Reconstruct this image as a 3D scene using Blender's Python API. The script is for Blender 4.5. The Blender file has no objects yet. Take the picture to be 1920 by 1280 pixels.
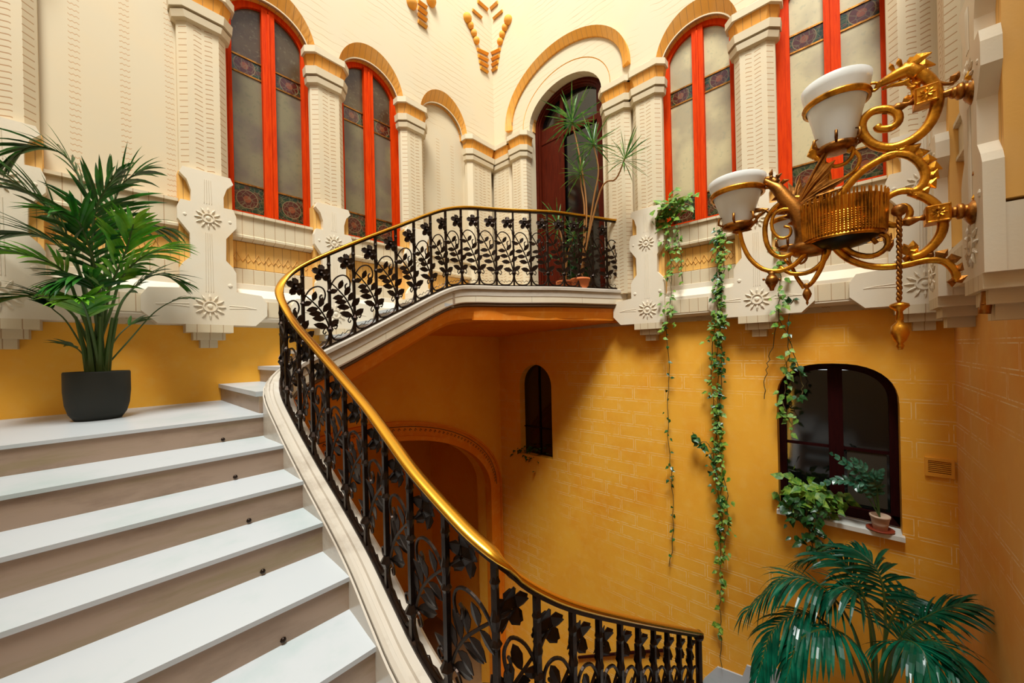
import bpy, bmesh, math, random
from mathutils import Vector, Matrix
rnd = random.Random(7)
PI = math.pi
COL = bpy.context.scene.collection
V = Vector
YA, XB, YC, XD = 5.0, 5.13, -0.72, -1.7      # the four walls of the stair well
ZF = -6.4                                    # ground floor level
ZTOP = 8.0

# ------------------------------------------------------------ camera maths
F_PX, CX, CY, YAW, ROLL = 690.0, 960.0, 659.0, 0.7377, -0.0225
FW = V((math.cos(YAW), math.sin(YAW), 0))
R0 = V((math.sin(YAW), -math.cos(YAW), 0))
RT = R0 * math.cos(ROLL) + V((0, 0, 1)) * math.sin(ROLL)
UP = -R0 * math.sin(ROLL) + V((0, 0, 1)) * math.cos(ROLL)
def ray(x, y): return FW + RT * ((x - CX) / F_PX) - UP * ((y - CY) / F_PX)
def pY(x, y, Y): r = ray(x, y); return r * (Y / r.y)      # where a sight line meets the plane Y = const
def pX(x, y, X): r = ray(x, y); return r * (X / r.x)
def pZ(x, y, Z): r = ray(x, y); return r * (Z / r.z)

# ------------------------------------------------------------ mesh builder
class MB:
    def __init__(s): s.v = []; s.f = []
    def add(s, vs, fs):
        o = len(s.v); s.v += [V(p) for p in vs]; s.f += [tuple(i + o for i in f) for f in fs]; return s
    def box(s, x0, x1, y0, y1, z0, z1):
        vs = [(x, y, z) for z in (z0, z1) for y in (y0, y1) for x in (x0, x1)]
        return s.add(vs, [(0, 2, 3, 1), (4, 5, 7, 6), (0, 1, 5, 4), (2, 6, 7, 3), (0, 4, 6, 2), (1, 3, 7, 5)])
    def prism(s, poly, y0, y1):              # outline in (u,z), thickness in y
        n = len(poly)
        vs = [(u, y0, z) for u, z in poly] + [(u, y1, z) for u, z in poly]
        fs = [tuple(range(n)), tuple(range(2 * n - 1, n - 1, -1))]
        fs += [(i, i + n, (i + 1) % n + n, (i + 1) % n) for i in range(n)]
        return s.add(vs, fs)
    def hprism(s, poly, z0, z1):             # outline in plan (x,y)
        n = len(poly)
        vs = [(x, y, z0) for x, y in poly] + [(x, y, z1) for x, y in poly]
        fs = [tuple(range(n - 1, -1, -1)), tuple(range(n, 2 * n))]
        fs += [(i, (i + 1) % n, (i + 1) % n + n, i + n) for i in range(n)]
        return s.add(vs, fs)
    def ring(s, outer, inner, y0, y1, yi0=None, yi1=None, closed=False):   # band between two outlines of equal length
        yi0 = y0 if yi0 is None else yi0; yi1 = y1 if yi1 is None else yi1
        n = len(outer)
        vs = [(u, y0, z) for u, z in outer] + [(u, yi0, z) for u, z in inner] + [(u, y1, z) for u, z in outer] + [(u, yi1, z) for u, z in inner]
        fs = []
        m = n if closed else n - 1
        for i in range(m):
            j = (i + 1) % n
            fs += [(i, j, n + j, n + i), (2 * n + i, 3 * n + i, 3 * n + j, 2 * n + j), (n + i, n + j, 3 * n + j, 3 * n + i), (i, 2 * n + i, 2 * n + j, j)]
        if not closed:
            fs += [(0, n, 3 * n, 2 * n), (n - 1, 3 * n - 1, 4 * n - 1, 2 * n - 1)]
        return s.add(vs, fs)
    def tube(s, pts, r, n=8, flat=None, caps=True):
        pts = [V(p) for p in pts]; m = len(pts)
        rr = r if isinstance(r, (list, tuple)) else [r] * m
        if len(rr) != m:
            rr = [rr[0] + (rr[-1] - rr[0]) * i / (m - 1) for i in range(m)]
        t0 = (pts[1] - pts[0]).normalized()
        a = t0.orthogonal().normalized() if flat is None else (flat - t0 * flat.dot(t0)).normalized()
        o = len(s.v)
        for i, p in enumerate(pts):
            t = (pts[min(i + 1, m - 1)] - pts[max(i - 1, 0)])
            if t.length < 1e-9: t = t0
            t = t.normalized()
            if flat is not None and abs(flat.dot(t)) < .98: a = flat
            a = (a - t * a.dot(t)).normalized(); b = t.cross(a)
            for k in range(n):
                w = 2 * PI * (k + .5) / n
                s.v.append(p + (a * math.cos(w) + b * math.sin(w)) * rr[i])
        for i in range(m - 1):
            for k in range(n):
                k2 = (k + 1) % n
                s.f.append((o + i * n + k, o + i * n + k2, o + (i + 1) * n + k2, o + (i + 1) * n + k))
        if caps:
            s.f.append(tuple(o + k for k in range(n - 1, -1, -1))); s.f.append(tuple(o + (m - 1) * n + k for k in range(n)))
        return s
    def lathe(s, prof, c=(0, 0, 0), n=24, axis=None, caps=True):   # prof: (radius, height)
        c = V(c); ax = V(axis).normalized() if axis is not None else V((0, 0, 1))
        a = ax.orthogonal().normalized(); b = ax.cross(a); o = len(s.v); m = len(prof)
        for r, h in prof:
            for k in range(n):
                w = 2 * PI * k / n
                s.v.append(c + ax * h + (a * math.cos(w) + b * math.sin(w)) * max(r, 1e-4))
        for i in range(m - 1):
            for k in range(n):
                k2 = (k + 1) % n
                s.f.append((o + i * n + k, o + i * n + k2, o + (i + 1) * n + k2, o + (i + 1) * n + k))
        if caps:
            s.f.append(tuple(o + k for k in range(n - 1, -1, -1))); s.f.append(tuple(o + (m - 1) * n + k for k in range(n)))
        return s
    def ball(s, c, r, n=10, sc=(1, 1, 1)):
        o = len(s.v); m = n // 2
        for i in range(m + 1):
            ph = PI * i / m
            for k in range(n):
                w = 2 * PI * k / n; q = max(math.sin(ph), .001)
                s.v.append(V(c) + V((r * sc[0] * q * math.cos(w), r * sc[1] * q * math.sin(w), r * sc[2] * math.cos(ph))))
        for i in range(m):
            for k in range(n):
                k2 = (k + 1) % n
                s.f.append((o + i * n + k, o + (i + 1) * n + k, o + (i + 1) * n + k2, o + i * n + k2))
        return s
    def blade(s, p, d, up, L, w, droop=0.0, fold=.25, seg=4, shape=None):
        """a leaf blade: p root, d direction, up = leaf face normal"""
        d = V(d).normalized(); up = V(up); side = d.cross(up)
        if side.length < 1e-6: side = d.orthogonal()
        side.normalize(); nn = side.cross(d).normalized(); o = len(s.v); q = V(p); cd = d.copy()
        shape = shape or (lambda t: math.sin(PI * min(1, t * .9 + .1)) ** .8)
        for i in range(seg + 1):
            t = i / seg; ww = w * shape(t) * .5
            if i == seg: ww = w * .02
            s.v += [q + side * ww + nn * (ww * fold), q.copy(), q - side * ww + nn * (ww * fold)]
            cd = (cd + V((0, 0, -1)) * (droop / seg)).normalized()
            q = q + cd * (L / seg)
        for i in range(seg):
            a = o + i * 3
            s.f += [(a, a + 1, a + 4, a + 3), (a + 1, a + 2, a + 5, a + 4)]
        return s
    def solid_leaf(s, pts2, fn, th):          # closed thin plate: outline in 2d mapped by fn(a,b,n)
        n = len(pts2); o = len(s.v)
        for k in (th / 2, -th / 2):
            s.v += [fn(a, b, k) for a, b in pts2]
        s.f.append(tuple(o + i for i in range(n))); s.f.append(tuple(o + n + i for i in range(n - 1, -1, -1)))
        for i in range(n):
            j = (i + 1) % n; s.f.append((o + i, o + n + i, o + n + j, o + j))
        return s

def catmull(P, n=6):
    P = [V(p) for p in P]; out = []
    Q = [P[0] * 2 - P[1]] + P + [P[-1] * 2 - P[-2]]
    for i in range(1, len(Q) - 2):
        a, b, c, d = Q[i - 1:i + 3]
        for k in range(n):
            t = k / n
            out.append(.5 * ((2 * b) + (c - a) * t + (2 * a - 5 * b + 4 * c - d) * t * t + (3 * b - a - 3 * c + d) * t ** 3))
    out.append(P[-1]); return out

MTX = {}
def mk(name, mb, mat, parent=None, smooth=False, world=True, kind=None, label=None, loc=None, rotz=0):
    """link one mesh object; world=True: the builder holds world coordinates"""
    me = bpy.data.meshes.new(name); M = Matrix.Identity(4)
    if parent is not None and world: M = MTX[parent.name].inverted()
    own = Matrix.Identity(4)
    if parent is None and world and mb.v:
        b = V((sum(v.x for v in mb.v) / len(mb.v), sum(v.y for v in mb.v) / len(mb.v), min(v.z for v in mb.v)))
        own = Matrix.Translation(b); M = own.inverted()
    me.from_pydata([M @ v for v in mb.v], [], mb.f)
    me.materials.append(mat)
    bm = bmesh.new(); bm.from_mesh(me); bmesh.ops.recalc_face_normals(bm, faces=bm.faces); bm.to_mesh(me); bm.free()
    if smooth:
        for p in me.polygons: p.use_smooth = True
    o = bpy.data.objects.new(name, me); COL.objects.link(o)
    if parent is not None: o.parent = parent; MTX[o.name] = MTX[parent.name].copy() if not world else MTX[parent.name].copy()
    else:
        o.matrix_world = own; MTX[o.name] = own
        if loc is not None: o.location = loc; o.rotation_euler = (0, 0, rotz); MTX[o.name] = Matrix.Translation(loc) @ Matrix.Rotation(rotz, 4, 'Z')
    if kind: o['kind'] = kind
    if label: o['label'] = label
    return o
def tag(o, label, cat, group=None, kind=None):
    o['label'] = label; o['category'] = cat
    if group: o['group'] = group
    if kind: o['kind'] = kind
    return o
def thing(name, loc, label, cat, group=None, rotz=0, kind=None):
    o = bpy.data.objects.new(name, None); COL.objects.link(o); o.location = loc; o.rotation_euler = (0, 0, rotz)
    o.empty_display_size = .1
    MTX[o.name] = Matrix.Translation(V(loc)) @ Matrix.Rotation(rotz, 4, 'Z')
    return tag(o, label, cat, group, kind)
def on_wall(w, u, z=0):                     # frame on a wall: local x along it, y out into the room
    if w == 'A': return (u, YA, z), PI
    if w == 'B': return (XB, u, z), PI / 2
    return (u, YC, z), 0.0

# ------------------------------------------------------------ materials
def lin(c): c /= 255; return c / 12.92 if c <= .04045 else ((c + .055) / 1.055) ** 2.4
def rgb(r, g, b): return (lin(r), lin(g), lin(b), 1)
class N:
    def __init__(s, nt, sock): s.nt, s.s = nt, sock
    def m(s, op, *a):
        n = s.nt.nodes.new('ShaderNodeMath'); n.operation = op
        s.nt.links.new(s.s, n.inputs[0])
        for i, x in enumerate(a):
            if isinstance(x, N): s.nt.links.new(x.s, n.inputs[i + 1])
            else: n.inputs[i + 1].default_value = x
        return N(s.nt, n.outputs[0])
    def __add__(s, o): return s.m('ADD', o)
    def __sub__(s, o): return s.m('SUBTRACT', o)
    def __mul__(s, o): return s.m('MULTIPLY', o)
    def lt(s, o): return s.m('LESS_THAN', o)
    def gt(s, o): return s.m('GREATER_THAN', o)
    def fr(s): return s.m('FRACT')
    def ab(s): return s.m('ABSOLUTE')
    def mx(s, o): return s.m('MAXIMUM', o)
    def mn(s, o): return s.m('MINIMUM', o)
    def line(s, period, off, w):             # 1 on thin lines every period
        t = (s * (1 / period) + (1000.5 - off / period)).fr() - .5
        return t.ab().lt(w / period / 2)
class Mat:
    def __init__(s, name, col, rough=.6, metal=0., spec=.5):
        s.m = bpy.data.materials.new(name); s.m.use_nodes = True; s.nt = s.m.node_tree
        s.b = s.nt.nodes['Principled BSDF']; s.b.inputs['Base Color'].default_value = col
        s.b.inputs['Roughness'].default_value = rough; s.b.inputs['Metallic'].default_value = metal
        s.b.inputs['Specular IOR Level'].default_value = spec
        s.col = None; s.c0 = col; s.h = None
    def node(s, t, **k):
        n = s.nt.nodes.new(t)
        for a, b in k.items(): setattr(n, a, b)
        return n
    def pos(s, obj=False):
        if obj: t = s.node('ShaderNodeTexCoord').outputs['Object']
        else: t = s.node('ShaderNodeNewGeometry').outputs['Position']
        sp = s.node('ShaderNodeSeparateXYZ'); s.nt.links.new(t, sp.inputs[0])
        s.p = t
        return [N(s.nt, sp.outputs[i]) for i in range(3)]
    def noise(s, scale, detail=4, rough=.55, stretch=None, vec=None):
        n = s.node('ShaderNodeTexNoise'); n.inputs['Scale'].default_value = scale; n.inputs['Detail'].default_value = detail
        n.inputs['Roughness'].default_value = rough
        v = vec or s.node('ShaderNodeNewGeometry').outputs['Position']
        if stretch:
            mp = s.node('ShaderNodeMapping'); mp.inputs['Scale'].default_value = stretch; s.nt.links.new(v, mp.inputs[0]); v = mp.outputs[0]
        s.nt.links.new(v, n.inputs['Vector']); return N(s.nt, n.outputs['Fac'])
    def mix(s, fac, col):
        mx = s.node('ShaderNodeMix', data_type='RGBA')
        if isinstance(fac, N): s.nt.links.new(fac.s, mx.inputs[0])
        else: mx.inputs[0].default_value = fac
        if s.col is None: mx.inputs[6].default_value = s.c0
        else: s.nt.links.new(s.col, mx.inputs[6])
        if isinstance(col, tuple): mx.inputs[7].default_value = col
        else: s.nt.links.new(col, mx.inputs[7])
        s.col = mx.outputs[2]; s.nt.links.new(s.col, s.b.inputs['Base Color']); return s
    def ramp(s, fac, a, b):
        r = s.node('ShaderNodeMapRange'); s.nt.links.new(fac.s, r.inputs[0]); r.inputs[1].default_value = a; r.inputs[2].default_value = b
        return N(s.nt, r.outputs[0])
    def bump(s, h, strength=.5, dist=.01):
        b = s.node('ShaderNodeBump'); b.inputs['Strength'].default_value = strength; b.inputs['Distance'].default_value = dist
        s.nt.links.new(h.s, b.inputs['Height']); s.nt.links.new(b.outputs[0], s.b.inputs['Normal']); return s

CREAM = rgb(206, 188, 156); CREAM_D = rgb(196, 158, 108); OCH = rgb(244, 176, 54)
def stone_noise(M, amt=.35, col=None):
    n = M.noise(2.2, 5); M.mix(M.ramp(n, .45, .8) * amt, col or rgb(222, 188, 138))
def mat_shaft():
    M = Mat('cream_carved_shaft', CREAM, .75); x, y, z = M.pos(True); stone_noise(M)
    a = x.ab()
    t1 = z.line(.062, 0, .008) * a.gt(.128) * a.lt(.185)
    zz = (x * 8.0).fr() - .5
    t2 = (z + zz.ab() * .03).line(.05, 0, .009) * a.lt(.075) * a.gt(.012)
    m = t1.mx(t2); M.mix(m * .8, rgb(158, 108, 56)); M.bump(m * -1., .6, .006); return M.m
def mat_cream(name='cream_stone', joints=None, col=CREAM):
    M = Mat(name, col, .75); x, y, z = M.pos(True); stone_noise(M)
    h = M.noise(60, 3) * .25
    if joints:
        m = x.line(joints, 0, .006); M.mix(m * .7, rgb(150, 104, 58)); h = h - m
    M.bump(h, .35, .006); return M.m
def mat_cream_wall(name, axis):
    """plain cream render with incised strips of small ticks and faint wavy courses"""
    M = Mat(name, CREAM, .8); p = M.pos(); u, z = p[axis], p[2]; stone_noise(M, .3)
    strip = ((u * (1 / .31)).fr() - .5).ab().lt(.11)
    wob = M.noise(3, 2) * .03
    t = (z + wob + ((u * 40.).fr() - .5).ab() * .02).line(.052, 0, .008) * strip
    cu = (u + wob * 2).line(.17, .05, .006)
    cz = (z + wob * 3).line(.09, 0, .006) * z.gt(3.9)
    fade = M.ramp(M.noise(1.7, 2), .42, .6)
    m = (t * z.lt(3.7)).mx(cz * fade)
    M.mix(m * .75, rgb(180, 132, 84)); M.bump(m * -1., .5, .006); return M.m
def mat_ochre(name, axis=None, col=OCH, lcol=None, fadez=None):
    M = Mat(name, col, .62, spec=.4)
    n = M.noise(1.6, 6, .6); M.mix(M.ramp(n, .42, .75) * .6, rgb(232, 142, 14))
    n2 = M.noise(9, 4); M.mix(M.ramp(n2, .5, .8) * .3, rgb(246, 198, 104))
    h = M.noise(45, 4) * .5
    if axis is not None:
        p = M.pos(); u, z = p[axis], p[2]
        H, L = .185, .46
        row = (z * (1 / H) + 100.).m('FLOOR'); fz = (z * (1 / H) + 100.).fr()
        fu = (u * (1 / L) + 50. + (row * .5)).fr()
        dz = (fz - .5).ab(); du = (fu - .5).ab()
        hl = dz.gt(.40) * dz.lt(.44) * du.lt(.475)
        vl = du.gt(.462) * du.lt(.475) * dz.lt(.44)
        br = M.ramp(M.noise(14, 3), .36, .5)
        fade = M.ramp(M.noise(.9, 2), .4, .58)
        m = hl.mx(vl) * br * fade
        M.mix(m * .85, lcol or rgb(250, 216, 150))
    M.bump(h, .18, .006); return M.m
def mat_marble(name, col, vein, dirt=None, rough=.3, joint=None):
    M = Mat(name, col, rough, spec=.5)
    n = M.noise(1.6, 9, .65, (1, 1, 3)); M.mix(M.ramp(n, .5, .72) * .75, vein)
    if dirt: n2 = M.noise(3.1, 6, .6, (.5, .5, 4)); M.mix(M.ramp(n2, .52, .75) * .6, dirt)
    if joint:
        x, y, z = M.pos(); m = (x).line(joint, .1, .005); M.mix(m * .5, rgb(120, 100, 80))
    return M.m
M_SHAFT = mat_shaft()
M_CREAM = mat_cream()
M_BLOCK = mat_cream('cream_block_course', .105)
M_PLATE = mat_cream('pale_carved_plate', None, rgb(222, 208, 184))
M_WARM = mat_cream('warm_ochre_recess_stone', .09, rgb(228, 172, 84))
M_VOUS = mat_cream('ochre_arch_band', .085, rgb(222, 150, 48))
M_WA = mat_cream_wall('cream_wall_incised_x', 0)
M_WB = mat_cream_wall('cream_wall_incised_y', 1)
M_OA = mat_ochre('ochre_plaster')
M_OB = mat_ochre('ochre_plaster_stencilled_y', 1)
M_OC = mat_ochre('ochre_plaster_stencilled_x', 0, rgb(232, 176, 100), rgb(246, 224, 190))
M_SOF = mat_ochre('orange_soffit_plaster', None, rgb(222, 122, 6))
M_TREAD = mat_marble('white_marble_tread', rgb(184, 186, 187), rgb(158, 174, 170), None, .35)
M_RISER = mat_marble('brown_veined_marble_riser', rgb(156, 132, 112), rgb(112, 88, 70), rgb(126, 112, 66), .45)
M_STRING = mat_marble('pale_marble_stringer', rgb(216, 202, 176), rgb(188, 168, 136), None, .35, .62)
M_CURB = mat_marble('grey_marble_curb', rgb(188, 176, 160), rgb(140, 122, 104), None, .25)
M_DARKM = Mat('dark_stone_moulding', rgb(96, 66, 34), .5).m
def mat_iron():
    M = Mat('dark_brown_wrought_iron', rgb(38, 26, 18), .38, .75)
    n = M.noise(30, 3); M.mix(M.ramp(n, .5, .8) * .5, rgb(70, 44, 24)); M.bump(M.noise(120, 2), .2, .002); return M.m
M_IRON = mat_iron()
M_BRASS = Mat('polished_brass', rgb(226, 166, 54), .24, 1.0).m
def mat_gilt(name, col, dark, rough=.33):
    M = Mat(name, col, rough, .92); n = M.noise(14, 5, .6); M.mix(M.ramp(n, .45, .68) * .8, dark); M.bump(M.noise(90, 3), .35, .003); return M.m
M_GILT = mat_gilt('aged_gilt_bronze', rgb(220, 150, 44), rgb(110, 62, 16))
M_BRZ = mat_gilt('dark_bronze', rgb(168, 108, 44), rgb(60, 36, 16), .4)
def mat_wood(name, a, b, rough=.4):
    M = Mat(name, a, rough, spec=.06); n = M.noise(9, 5, .6, (6, 6, .5)); M.mix(M.ramp(n, .4, .7) * .6, b); return M.m
M_RED = mat_wood('orange_red_painted_wood', rgb(212, 60, 0), rgb(168, 30, 0), .6)
M_MAH = mat_wood('dark_mahogany', rgb(78, 24, 10), rgb(40, 12, 6), .35)
M_MAROON = mat_wood('maroon_painted_frame', rgb(44, 12, 12), rgb(24, 6, 8), .4)
def mat_frost(name, a, b, c):
    M = Mat(name, a, .32, spec=.5); x, y, z = M.pos(True)
    n = M.noise(2.2, 3, .5); M.mix(M.ramp(n, .42, .6) * .8, b)
    n = M.noise(24, 4, .6); M.mix(M.ramp(n, .56, .66) * .35, c)
    M.bump(M.noise(150, 2), .25, .002); return M.m
M_FROA = mat_frost('frosted_olive_glass', rgb(120, 108, 76), rgb(100, 82, 68), rgb(84, 84, 58))
M_FROB = mat_frost('frosted_pale_glass', rgb(190, 174, 132), rgb(158, 142, 112), rgb(140, 140, 116))
M_TOPG = mat_frost('dim_upper_glass', rgb(84, 66, 38), rgb(64, 40, 20), rgb(120, 110, 80))
def mat_stain(name, per, rose):
    """leaded stained glass: brown rosettes on green, thin lead lines"""
    M = Mat(name, rgb(24, 46, 26), .2, spec=.6); x, y, z = M.pos(True)
    v = M.node('ShaderNodeTexVoronoi', feature='DISTANCE_TO_EDGE'); v.inputs['Scale'].default_value = 16
    M.nt.links.new(M.p, v.inputs['Vector']); lead = N(M.nt, v.outputs['Distance']).lt(.05)
    n = M.noise(11, 2); M.mix(n.gt(.55), rgb(74, 40, 22)); M.mix(n.lt(.42), rgb(60, 66, 36))
    u = (x.ab() - per)                       # centred on each casement
    d2 = (u * u + (z - rose) * (z - rose))
    a = d2.m('SQRT'); M.mix(a.lt(.105), rgb(74, 26, 16)); M.mix(a.lt(.04), rgb(120, 58, 30))
    M.mix((a - .105).ab().lt(.004), rgb(120, 100, 66))
    M.mix(lead * .5, rgb(110, 96, 66)); return M.m
M_ST_LOW = mat_stain('stained_glass_rosette', .235, 1.865)
M_ST_UP = mat_stain('stained_glass_band', .235, 3.44)
M_BLACKG = Mat('dark_window_glass', rgb(14, 13, 12), .08, spec=.7).m
M_DIM = Mat('dim_room_behind_glass', rgb(52, 44, 30), .7).m
M_OPAL = Mat('opal_white_glass', rgb(222, 222, 218), .22, spec=.6).m
M_OPAL.node_tree.nodes['Principled BSDF'].inputs['Transmission Weight'].default_value = .0
M_OPAL.node_tree.nodes['Principled BSDF'].inputs['Subsurface Weight'].default_value = .3
M_OPAL.node_tree.nodes['Principled BSDF'].inputs['Subsurface Radius'].default_value = (.1, .1, .1)
def mat_leaf(name, a, b, rough=.35, sc=7):
    M = Mat(name, a, rough, spec=.5); n = M.noise(sc, 3); M.mix(M.ramp(n, .4, .65), b)
    M.b.inputs['Subsurface Weight'].default_value = 0
    tr = M.node('ShaderNodeBsdfTranslucent'); M.nt.links.new(M.col, tr.inputs[0])
    ms = M.node('ShaderNodeMixShader'); ms.inputs[0].default_value = .22
    out = M.nt.nodes['Material Output']
    M.nt.links.new(M.b.outputs[0], ms.inputs[1]); M.nt.links.new(tr.outputs[0], ms.inputs[2]); M.nt.links.new(ms.outputs[0], out.inputs[0]); return M.m
M_PALM = mat_leaf('kentia_palm_green', rgb(14, 64, 20), rgb(46, 108, 24))
M_PALMY = mat_leaf('young_frond_green', rgb(60, 130, 24), rgb(120, 168, 40))
M_PALMB = mat_leaf('glossy_blue_green_frond', rgb(4, 74, 52), rgb(10, 110, 80), .25)
M_POTHOS = mat_leaf('pothos_green', rgb(60, 112, 30), rgb(138, 168, 56), .5, 22)
M_POTHD = mat_leaf('dark_ivy_green', rgb(22, 66, 26), rgb(52, 104, 44), .3, 22)
M_DRAC = mat_leaf('dracaena_green', rgb(40, 96, 40), rgb(120, 160, 70), .35, 12)
M_ZZ = mat_leaf('grey_green_leaf', rgb(34, 84, 60), rgb(84, 130, 104), .25, 18)
M_STEM = Mat('green_stem', rgb(58, 84, 30), .5).m
M_BARK = Mat('tan_cane', rgb(150, 98, 40), .7).m
M_ROOT = Mat('dark_vine_stem', rgb(84, 74, 34), .7).m
M_POT = Mat('charcoal_matt_pot', rgb(40, 40, 34), .62, spec=.3).m
M_SOIL = Mat('dark_soil', rgb(36, 26, 18), .95).m
M_TERRA = Mat('terracotta', rgb(196, 104, 48), .75).m
M_TPALE = Mat('pale_clay', rgb(206, 176, 150), .7).m
M_SAUC = Mat('red_brown_saucer', rgb(150, 60, 34), .5).m
M_TILE = Mat('white_glazed_tile', rgb(226, 224, 214), .2).m
M_GRILL = Mat('ochre_metal_grille', rgb(236, 164, 50), .45).m
M_DARK = Mat('vent_dark', rgb(70, 44, 14), .8).m
M_FLOOR = mat_marble('brown_floor_tiles', rgb(150, 110, 70), rgb(110, 76, 44), None, .5)
M_BEAD = mat_cream('ochre_plaster_ornament', None, rgb(228, 152, 40))

# ------------------------------------------------------------ arches
def arch(c, hw, zb, zs, rz, n=20, p=2.0, bottom=True):
    """opening outline from bottom left, over the arch, to bottom right"""
    pts = [(c - hw, zb)] if bottom else []
    for i in range(n + 1):
        a = PI * (1 - i / n); ca, sa = math.cos(a), math.sin(a)
        pts.append((c + hw * math.copysign(abs(ca) ** (2 / p), ca), zs + rz * abs(sa) ** (2 / p)))
    if bottom: pts.append((c + hw, zb))
    return pts
def wall_mesh(outline, holes, y_front, y_back):
    """a wall in local (u,y,z) with real openings through its thickness"""
    bm = bmesh.new(); ed = []
    for loop in [outline] + holes:
        vs = [bm.verts.new((u, y_front, z)) for u, z in loop]
        ed += [bm.edges.new((vs[i], vs[(i + 1) % len(vs)])) for i in range(len(vs))]
    bmesh.ops.triangle_fill(bm, use_beauty=True, use_dissolve=False, edges=ed)
    r = bmesh.ops.extrude_face_region(bm, geom=bm.faces[:])
    for e in r['geom']:
        if isinstance(e, bmesh.types.BMVert): e.co.y = y_back
    mb = MB(); bm.verts.index_update()
    mb.v = [v.co.copy() for v in bm.verts]; mb.f = [tuple(v.index for v in f.verts) for f in bm.faces]; bm.free(); return mb
def wall_obj(name, w, mb, mat, label):
    loc, rz = on_wall(w, 0)
    o = mk(name, mb, mat, None, world=False, kind='structure', loc=loc, rotz=rz); tag(o, label, 'wall', kind='structure'); return o

SILL, SPR = 1.60, 3.84
bayA = [1.375, 2.645, 3.93]
bayB = [1.385, .06]
def opening(c, hw=.50, zb=SILL): return arch(c, hw, zb, SPR, .60)
# upper walls, local u: A -> -X ; B -> +Y
Lz = .34
A_out = [(-XB - .3, Lz), (1.7 + .3, Lz), (1.7 + .3, ZTOP), (-XB - .3, ZTOP)]
wall_obj('wall_left_upper', 'A', wall_mesh(A_out, [opening(-c) for c in bayA], 0, -.32), M_WA, 'cream incised upper wall with two red windows and a blind niche')
door_hole = arch(3.41, .71, .80, 3.98, .52)
B_out = [(-.72 - .3, Lz), (YA + .0, Lz), (YA + .0, ZTOP), (-.72 - .3, ZTOP)]
wall_obj('wall_right_upper', 'B', wall_mesh(B_out, [opening(c) for c in bayB] + [door_hole], 0, -.32), M_WB, 'cream incised upper wall with the balcony door and two red windows')
# lower walls
archw = arch(-2.45, 2.35, ZF, -2.55, 1.30)
wall_obj('wall_left_lower', 'A', wall_mesh([(-XB - .3, ZF), (1.7, ZF), (1.7, Lz), (-XB - .3, Lz)], [], 0, -.35) if False else
         wall_mesh([(-XB - .3, ZF)] + [(u, z) for u, z in [(-4.80, ZF)] + archw[1:-1] + [(-.10, ZF)]] + [(1.7 + .3, ZF), (1.7 + .3, Lz), (-XB - .3, Lz)], [], 0, -.35),
         M_OA, 'plain ochre plaster wall below the left ledge, cut by a wide archway')
lw = arch(.115, .485, -1.86, -.62, .42, p=2.5)
slot = arch(4.13, .36, -1.88, -.62, .38)
wall_obj('wall_right_lower', 'B', wall_mesh([(-.72 - .3, ZF), (YA, ZF), (YA, Lz), (-.72 - .3, Lz)], [lw, slot], 0, -.35), M_OB, 'ochre plaster wall with pale stencilled lines, a dark arched window and a slot window')
mb = MB().box(XD - .3, XB + .35, -.3, 0, ZF, Lz); wall_obj('wall_near_lower', 'C', mb, M_OC, 'pinkish ochre stencilled wall at the right edge of the view')
mb = MB().box(XD - .3, XB + .35, -.3, 0, Lz, 4.6); wall_obj('wall_near_upper', 'C', mb, M_WA, 'cream upper wall carrying the lantern')
mb = MB().box(XD - .3, XD, YC, YA, ZF, 5.6); o = mk('wall_far_left', mb, M_WB, kind='structure'); tag(o, 'cream wall closing the left side of the stair well', 'wall', kind='structure')
mb = MB().box(XD - .3, XB + .4, YC - .3, YA + 3.0, ZF - .2, ZF); o = mk('floor', mb, M_FLOOR, kind='structure'); tag(o, 'brown tiled ground floor at the foot of the stair well', 'floor', kind='structure')
# passage behind the archway
mb = MB().box(-.3, 5.43, YA + 2.6, YA + 2.8, ZF, -.9).box(-.3, 5.43, YA + .35, YA + 2.6, -1.0, -.9).box(-.35, -.2, YA + .35, YA + 2.6, ZF, -.9).box(5.3, 5.43, YA + .35, YA + 2.6, ZF, -.9)
o = mk('wall_passage', mb, M_OA, kind='structure'); tag(o, 'dim ochre passage behind the lower archway', 'wall', kind='structure')
# archway surround: moulded band following the arch
t = thing('trim_1', on_wall('A', 2.45, ZF)[0], 'moulded orange surround of the lower archway with incised scroll line', 'trim', kind='structure', rotz=PI)
t.name = 'trim_1'
def ellband(c, hw, zs, rz, g, n=40): return arch(c, hw + g, ZF, zs, rz + g, n)
MTX[t.name] = Matrix.Translation(V((2.45, YA, ZF))) @ Matrix.Rotation(PI, 4, 'Z')
def shz(p): return [(u, z - ZF) for u, z in p]
o1 = shz(ellband(0, 2.35, -2.55, 1.30, .24)); i1 = shz(ellband(0, 2.35, -2.55, 1.30, .0))
mk('arch_band', MB().ring(o1, i1, .035, 0), M_SOF, t, world=False)
mk('outer_moulding', MB().ring(shz(ellband(0, 2.35, -2.55, 1.30, .27)), shz(ellband(0, 2.35, -2.55, 1.30, .235)), .06, 0), M_SOF, t, world=False)
mk('inner_moulding', MB().ring(shz(ellband(0, 2.35, -2.55, 1.30, .05)), shz(ellband(0, 2.35, -2.55, 1.30, -.02)), .055, -.1), M_SOF, t, world=False)
mb = MB(); cp = shz(ellband(0, 2.35, -2.55, 1.30, .14, 80))
pts = [V((u, .04, z)) for u, z in cp[1:-1]]
mb.tube(pts, .008, 5)
mk('incised_line', MB().tube([p + V((0, 0, .05)) for p in pts], .006, 5), M_DARKM, t, world=False)
mb = MB()
for i in range(2, len(pts) - 2):
    mb.tube([pts[i], pts[i] + V((.02, 0, .025)), pts[i] + V((.04, 0, 0)), pts[i] + V((.02, 0, -.012))], .005, 4)
mk('scroll_relief', mb, M_DARKM, t, world=False)

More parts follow.
